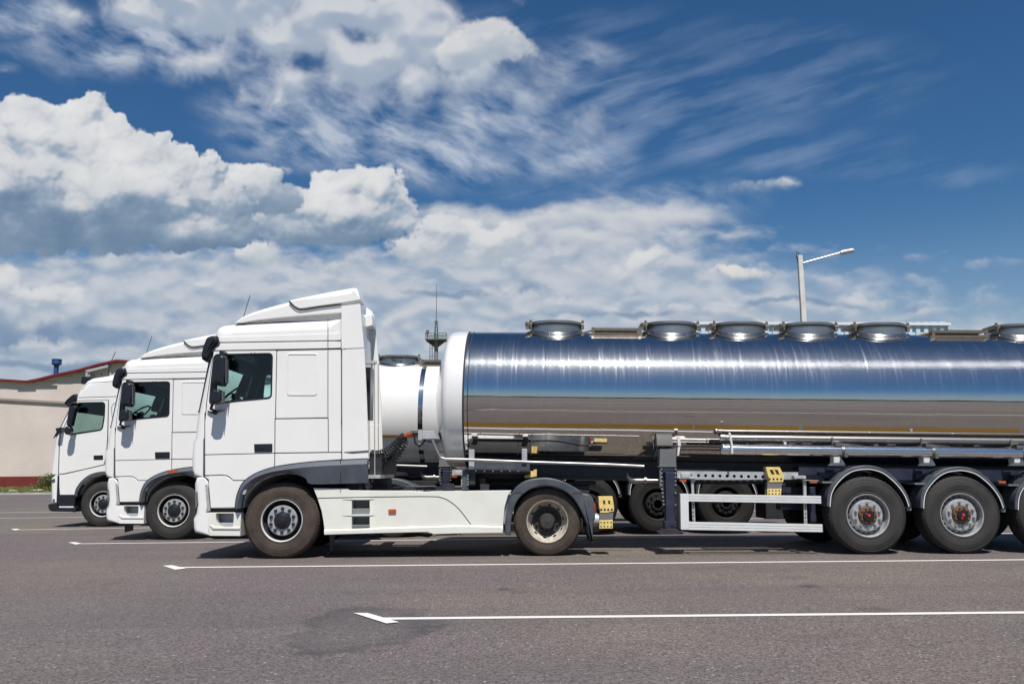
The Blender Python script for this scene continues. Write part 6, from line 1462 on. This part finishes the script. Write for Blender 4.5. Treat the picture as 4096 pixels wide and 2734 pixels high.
bm = bmesh.new(); d = (a2-a1); L_ = d.length; tube(bm, [(a1.x-bx0, -.1, a1.z), (a1.x-bx0+d.x*.2, -.1, a1.z+d.z*.2), (a1.x-bx0+d.x*.9, -.1, a1.z+d.z*.9), (a2.x-bx0, -.1, a2.z)], [.05, .09, .085, .05], 10); link_mesh('lamp_head', bm, M['lampgrey'], lt, 40)
bm = bmesh.new(); tube(bm, [(-.09, -.02, zt_-.25), (-.13, -.02, zt_-.05), (-.10, -.02, zt_+.14), (-.04, -.02, zt_+.10), (-.04, -.02, zt_-.2)], .012, 6); link_mesh('cable_loop', bm, M['black'], lt)
# ---------------------------------------------------------------- antenna tower
YT = 150.0; FTw = Frame((0, YT, 0)); def_ = lambda x, y: FTw.loc(*K([(x, y)])[0])
tw = thing('antenna_tower', 'concrete mast with railed platform, ladder and tall thin antenna', 'tower', loc=(def_(728, 600).x, YT, 0)); tx0 = tw.location.x
M['tower'] = mat('tower_concrete', (.22, .21, .20), .85); M['tsteel'] = mat('tower_steel', (.10, .10, .10), .6); M['tgreen'] = mat('tower_green', (.06, .13, .08), .6)
z1 = def_(728, 485).z; z2 = def_(728, 435).z; z3 = def_(728, 340).z; z4 = def_(728, 62).z; wb = (def_(740, 485).x-def_(712, 485).x)/2
bm = bmesh.new(); tube(bm, [(0, 0, -.1), (0, 0, z1)], [wb*1.2, wb], 12); link_mesh('mast', bm, M['tower'], tw, 40)
hw = (def_(800, 485).x-def_(650, 485).x)/2; bm = bmesh.new(); box(bm, -hw, hw, -hw*.8, hw*.8, z1, z1+.22)
prism(bm, [(-hw, z1), (hw, z1), (wb, z1-1.1), (-wb, z1-1.1)], -.1, .1); link_mesh('platform', bm, M['tsteel'], tw)
bm = bmesh.new()
for yy in (-hw*.78, hw*.78):
    for zz in (z2, (z1+z2)/2): tube(bm, [(-hw, yy, zz), (hw, yy, zz)], .05, 5)
    for k in range(8): x = -hw+2*hw*k/7; tube(bm, [(x, yy, z1), (x, yy, z2+.1)], .045, 5)
for xx in (-hw, hw): tube(bm, [(xx, -hw*.78, z2), (xx, hw*.78, z2)], .05, 5)
link_mesh('railing', bm, M['tsteel'], tw)
bm = bmesh.new()
for k in range(4): a = k*math.pi/2+.7; tube(bm, [(.45*math.cos(a), .45*math.sin(a), z1+.2), (.12*math.cos(a), .12*math.sin(a), z3)], .06, 5)
for k in range(6): z = z1+.4+(z3-z1)*k/6; tube(bm, [(-.35, 0, z), (.35, 0, z+.4)], .05, 5); tube(bm, [(.35, 0, z), (-.35, 0, z+.4)], .05, 5)
link_mesh('lattice', bm, M['tgreen'], tw)
bm = bmesh.new(); tube(bm, [(0, 0, z3-.5), (0.05, 0, z4)], [.07, .03], 6); link_mesh('antenna', bm, M['tsteel'], tw)
bm = bmesh.new(); lx = def_(682, 500).x-tx0; lx2 = def_(703, 500).x-tx0
for x in (lx, lx2): tube(bm, [(x, -.3, 2), (x, -.3, z1+.1)], .04, 5)
for k in range(60): z = z1-.3*k; tube(bm, [(lx, -.3, z), (lx2, -.3, z)], .03, 4)
for k in range(12): z = z1-1.4*k; tube(bm, [(lx, -.3, z), (0, 0, z+.2)], .03, 4)
link_mesh('ladder', bm, M['tsteel'], tw)
bm = bmesh.new(); box(bm, def_(655, 420).x-tx0, def_(675, 420).x-tx0, -.4, .4, z2+.1, z2+.7, .1); tube(bm, [(def_(665, 0).x-tx0, 0, z1), (def_(665, 0).x-tx0, 0, z2+.2)], .06, 5); link_mesh('floodlight', bm, M['tsteel'], tw)
# ---------------------------------------------------------------- far woods (behind the camera; they mirror in the tank) and on the horizon
def wood(name, label, x0, x1, y, hmin, hmax, seed, dens=1.0):
    r_ = random.Random(seed); bm = bmesh.new(); x = x0
    while x < x1:
        h = r_.uniform(hmin, hmax); w = h*r_.uniform(.5, .9)
        for k in range(int(26*dens)):
            c = Vector((x+r_.gauss(0, w*.35), y+r_.gauss(0, w*.5), h*(.15+.75*r_.random()))); s = r_.uniform(.10, .22)*h
            u = Vector((r_.gauss(0, 1), r_.gauss(0, .4), r_.gauss(0, 1))).normalized()*s; v = u.cross(Vector((0, 1, r_.gauss(0, .4)))).normalized()*s*.8
            bm.faces.new([bm.verts.new(c+a) for a in (u, u*.4+v, -u*.3+v*.8, -u, -v*.9)])
        x += w*.42
    o = link_mesh(name, bm, M['wood']); o['kind'] = 'stuff'; o['label'] = label; return o
M['wood'] = mat('far_leaves', (.045, .065, .03), .9, noise=.35, nscale=.05)
wood('treeline', 'dark green belt of trees across the field', -900, 900, -420, 8, 15, 11)
wood('treeline', 'distant belt of trees beyond the parking lot', -700, 700, 520, 5, 9, 12, .6)
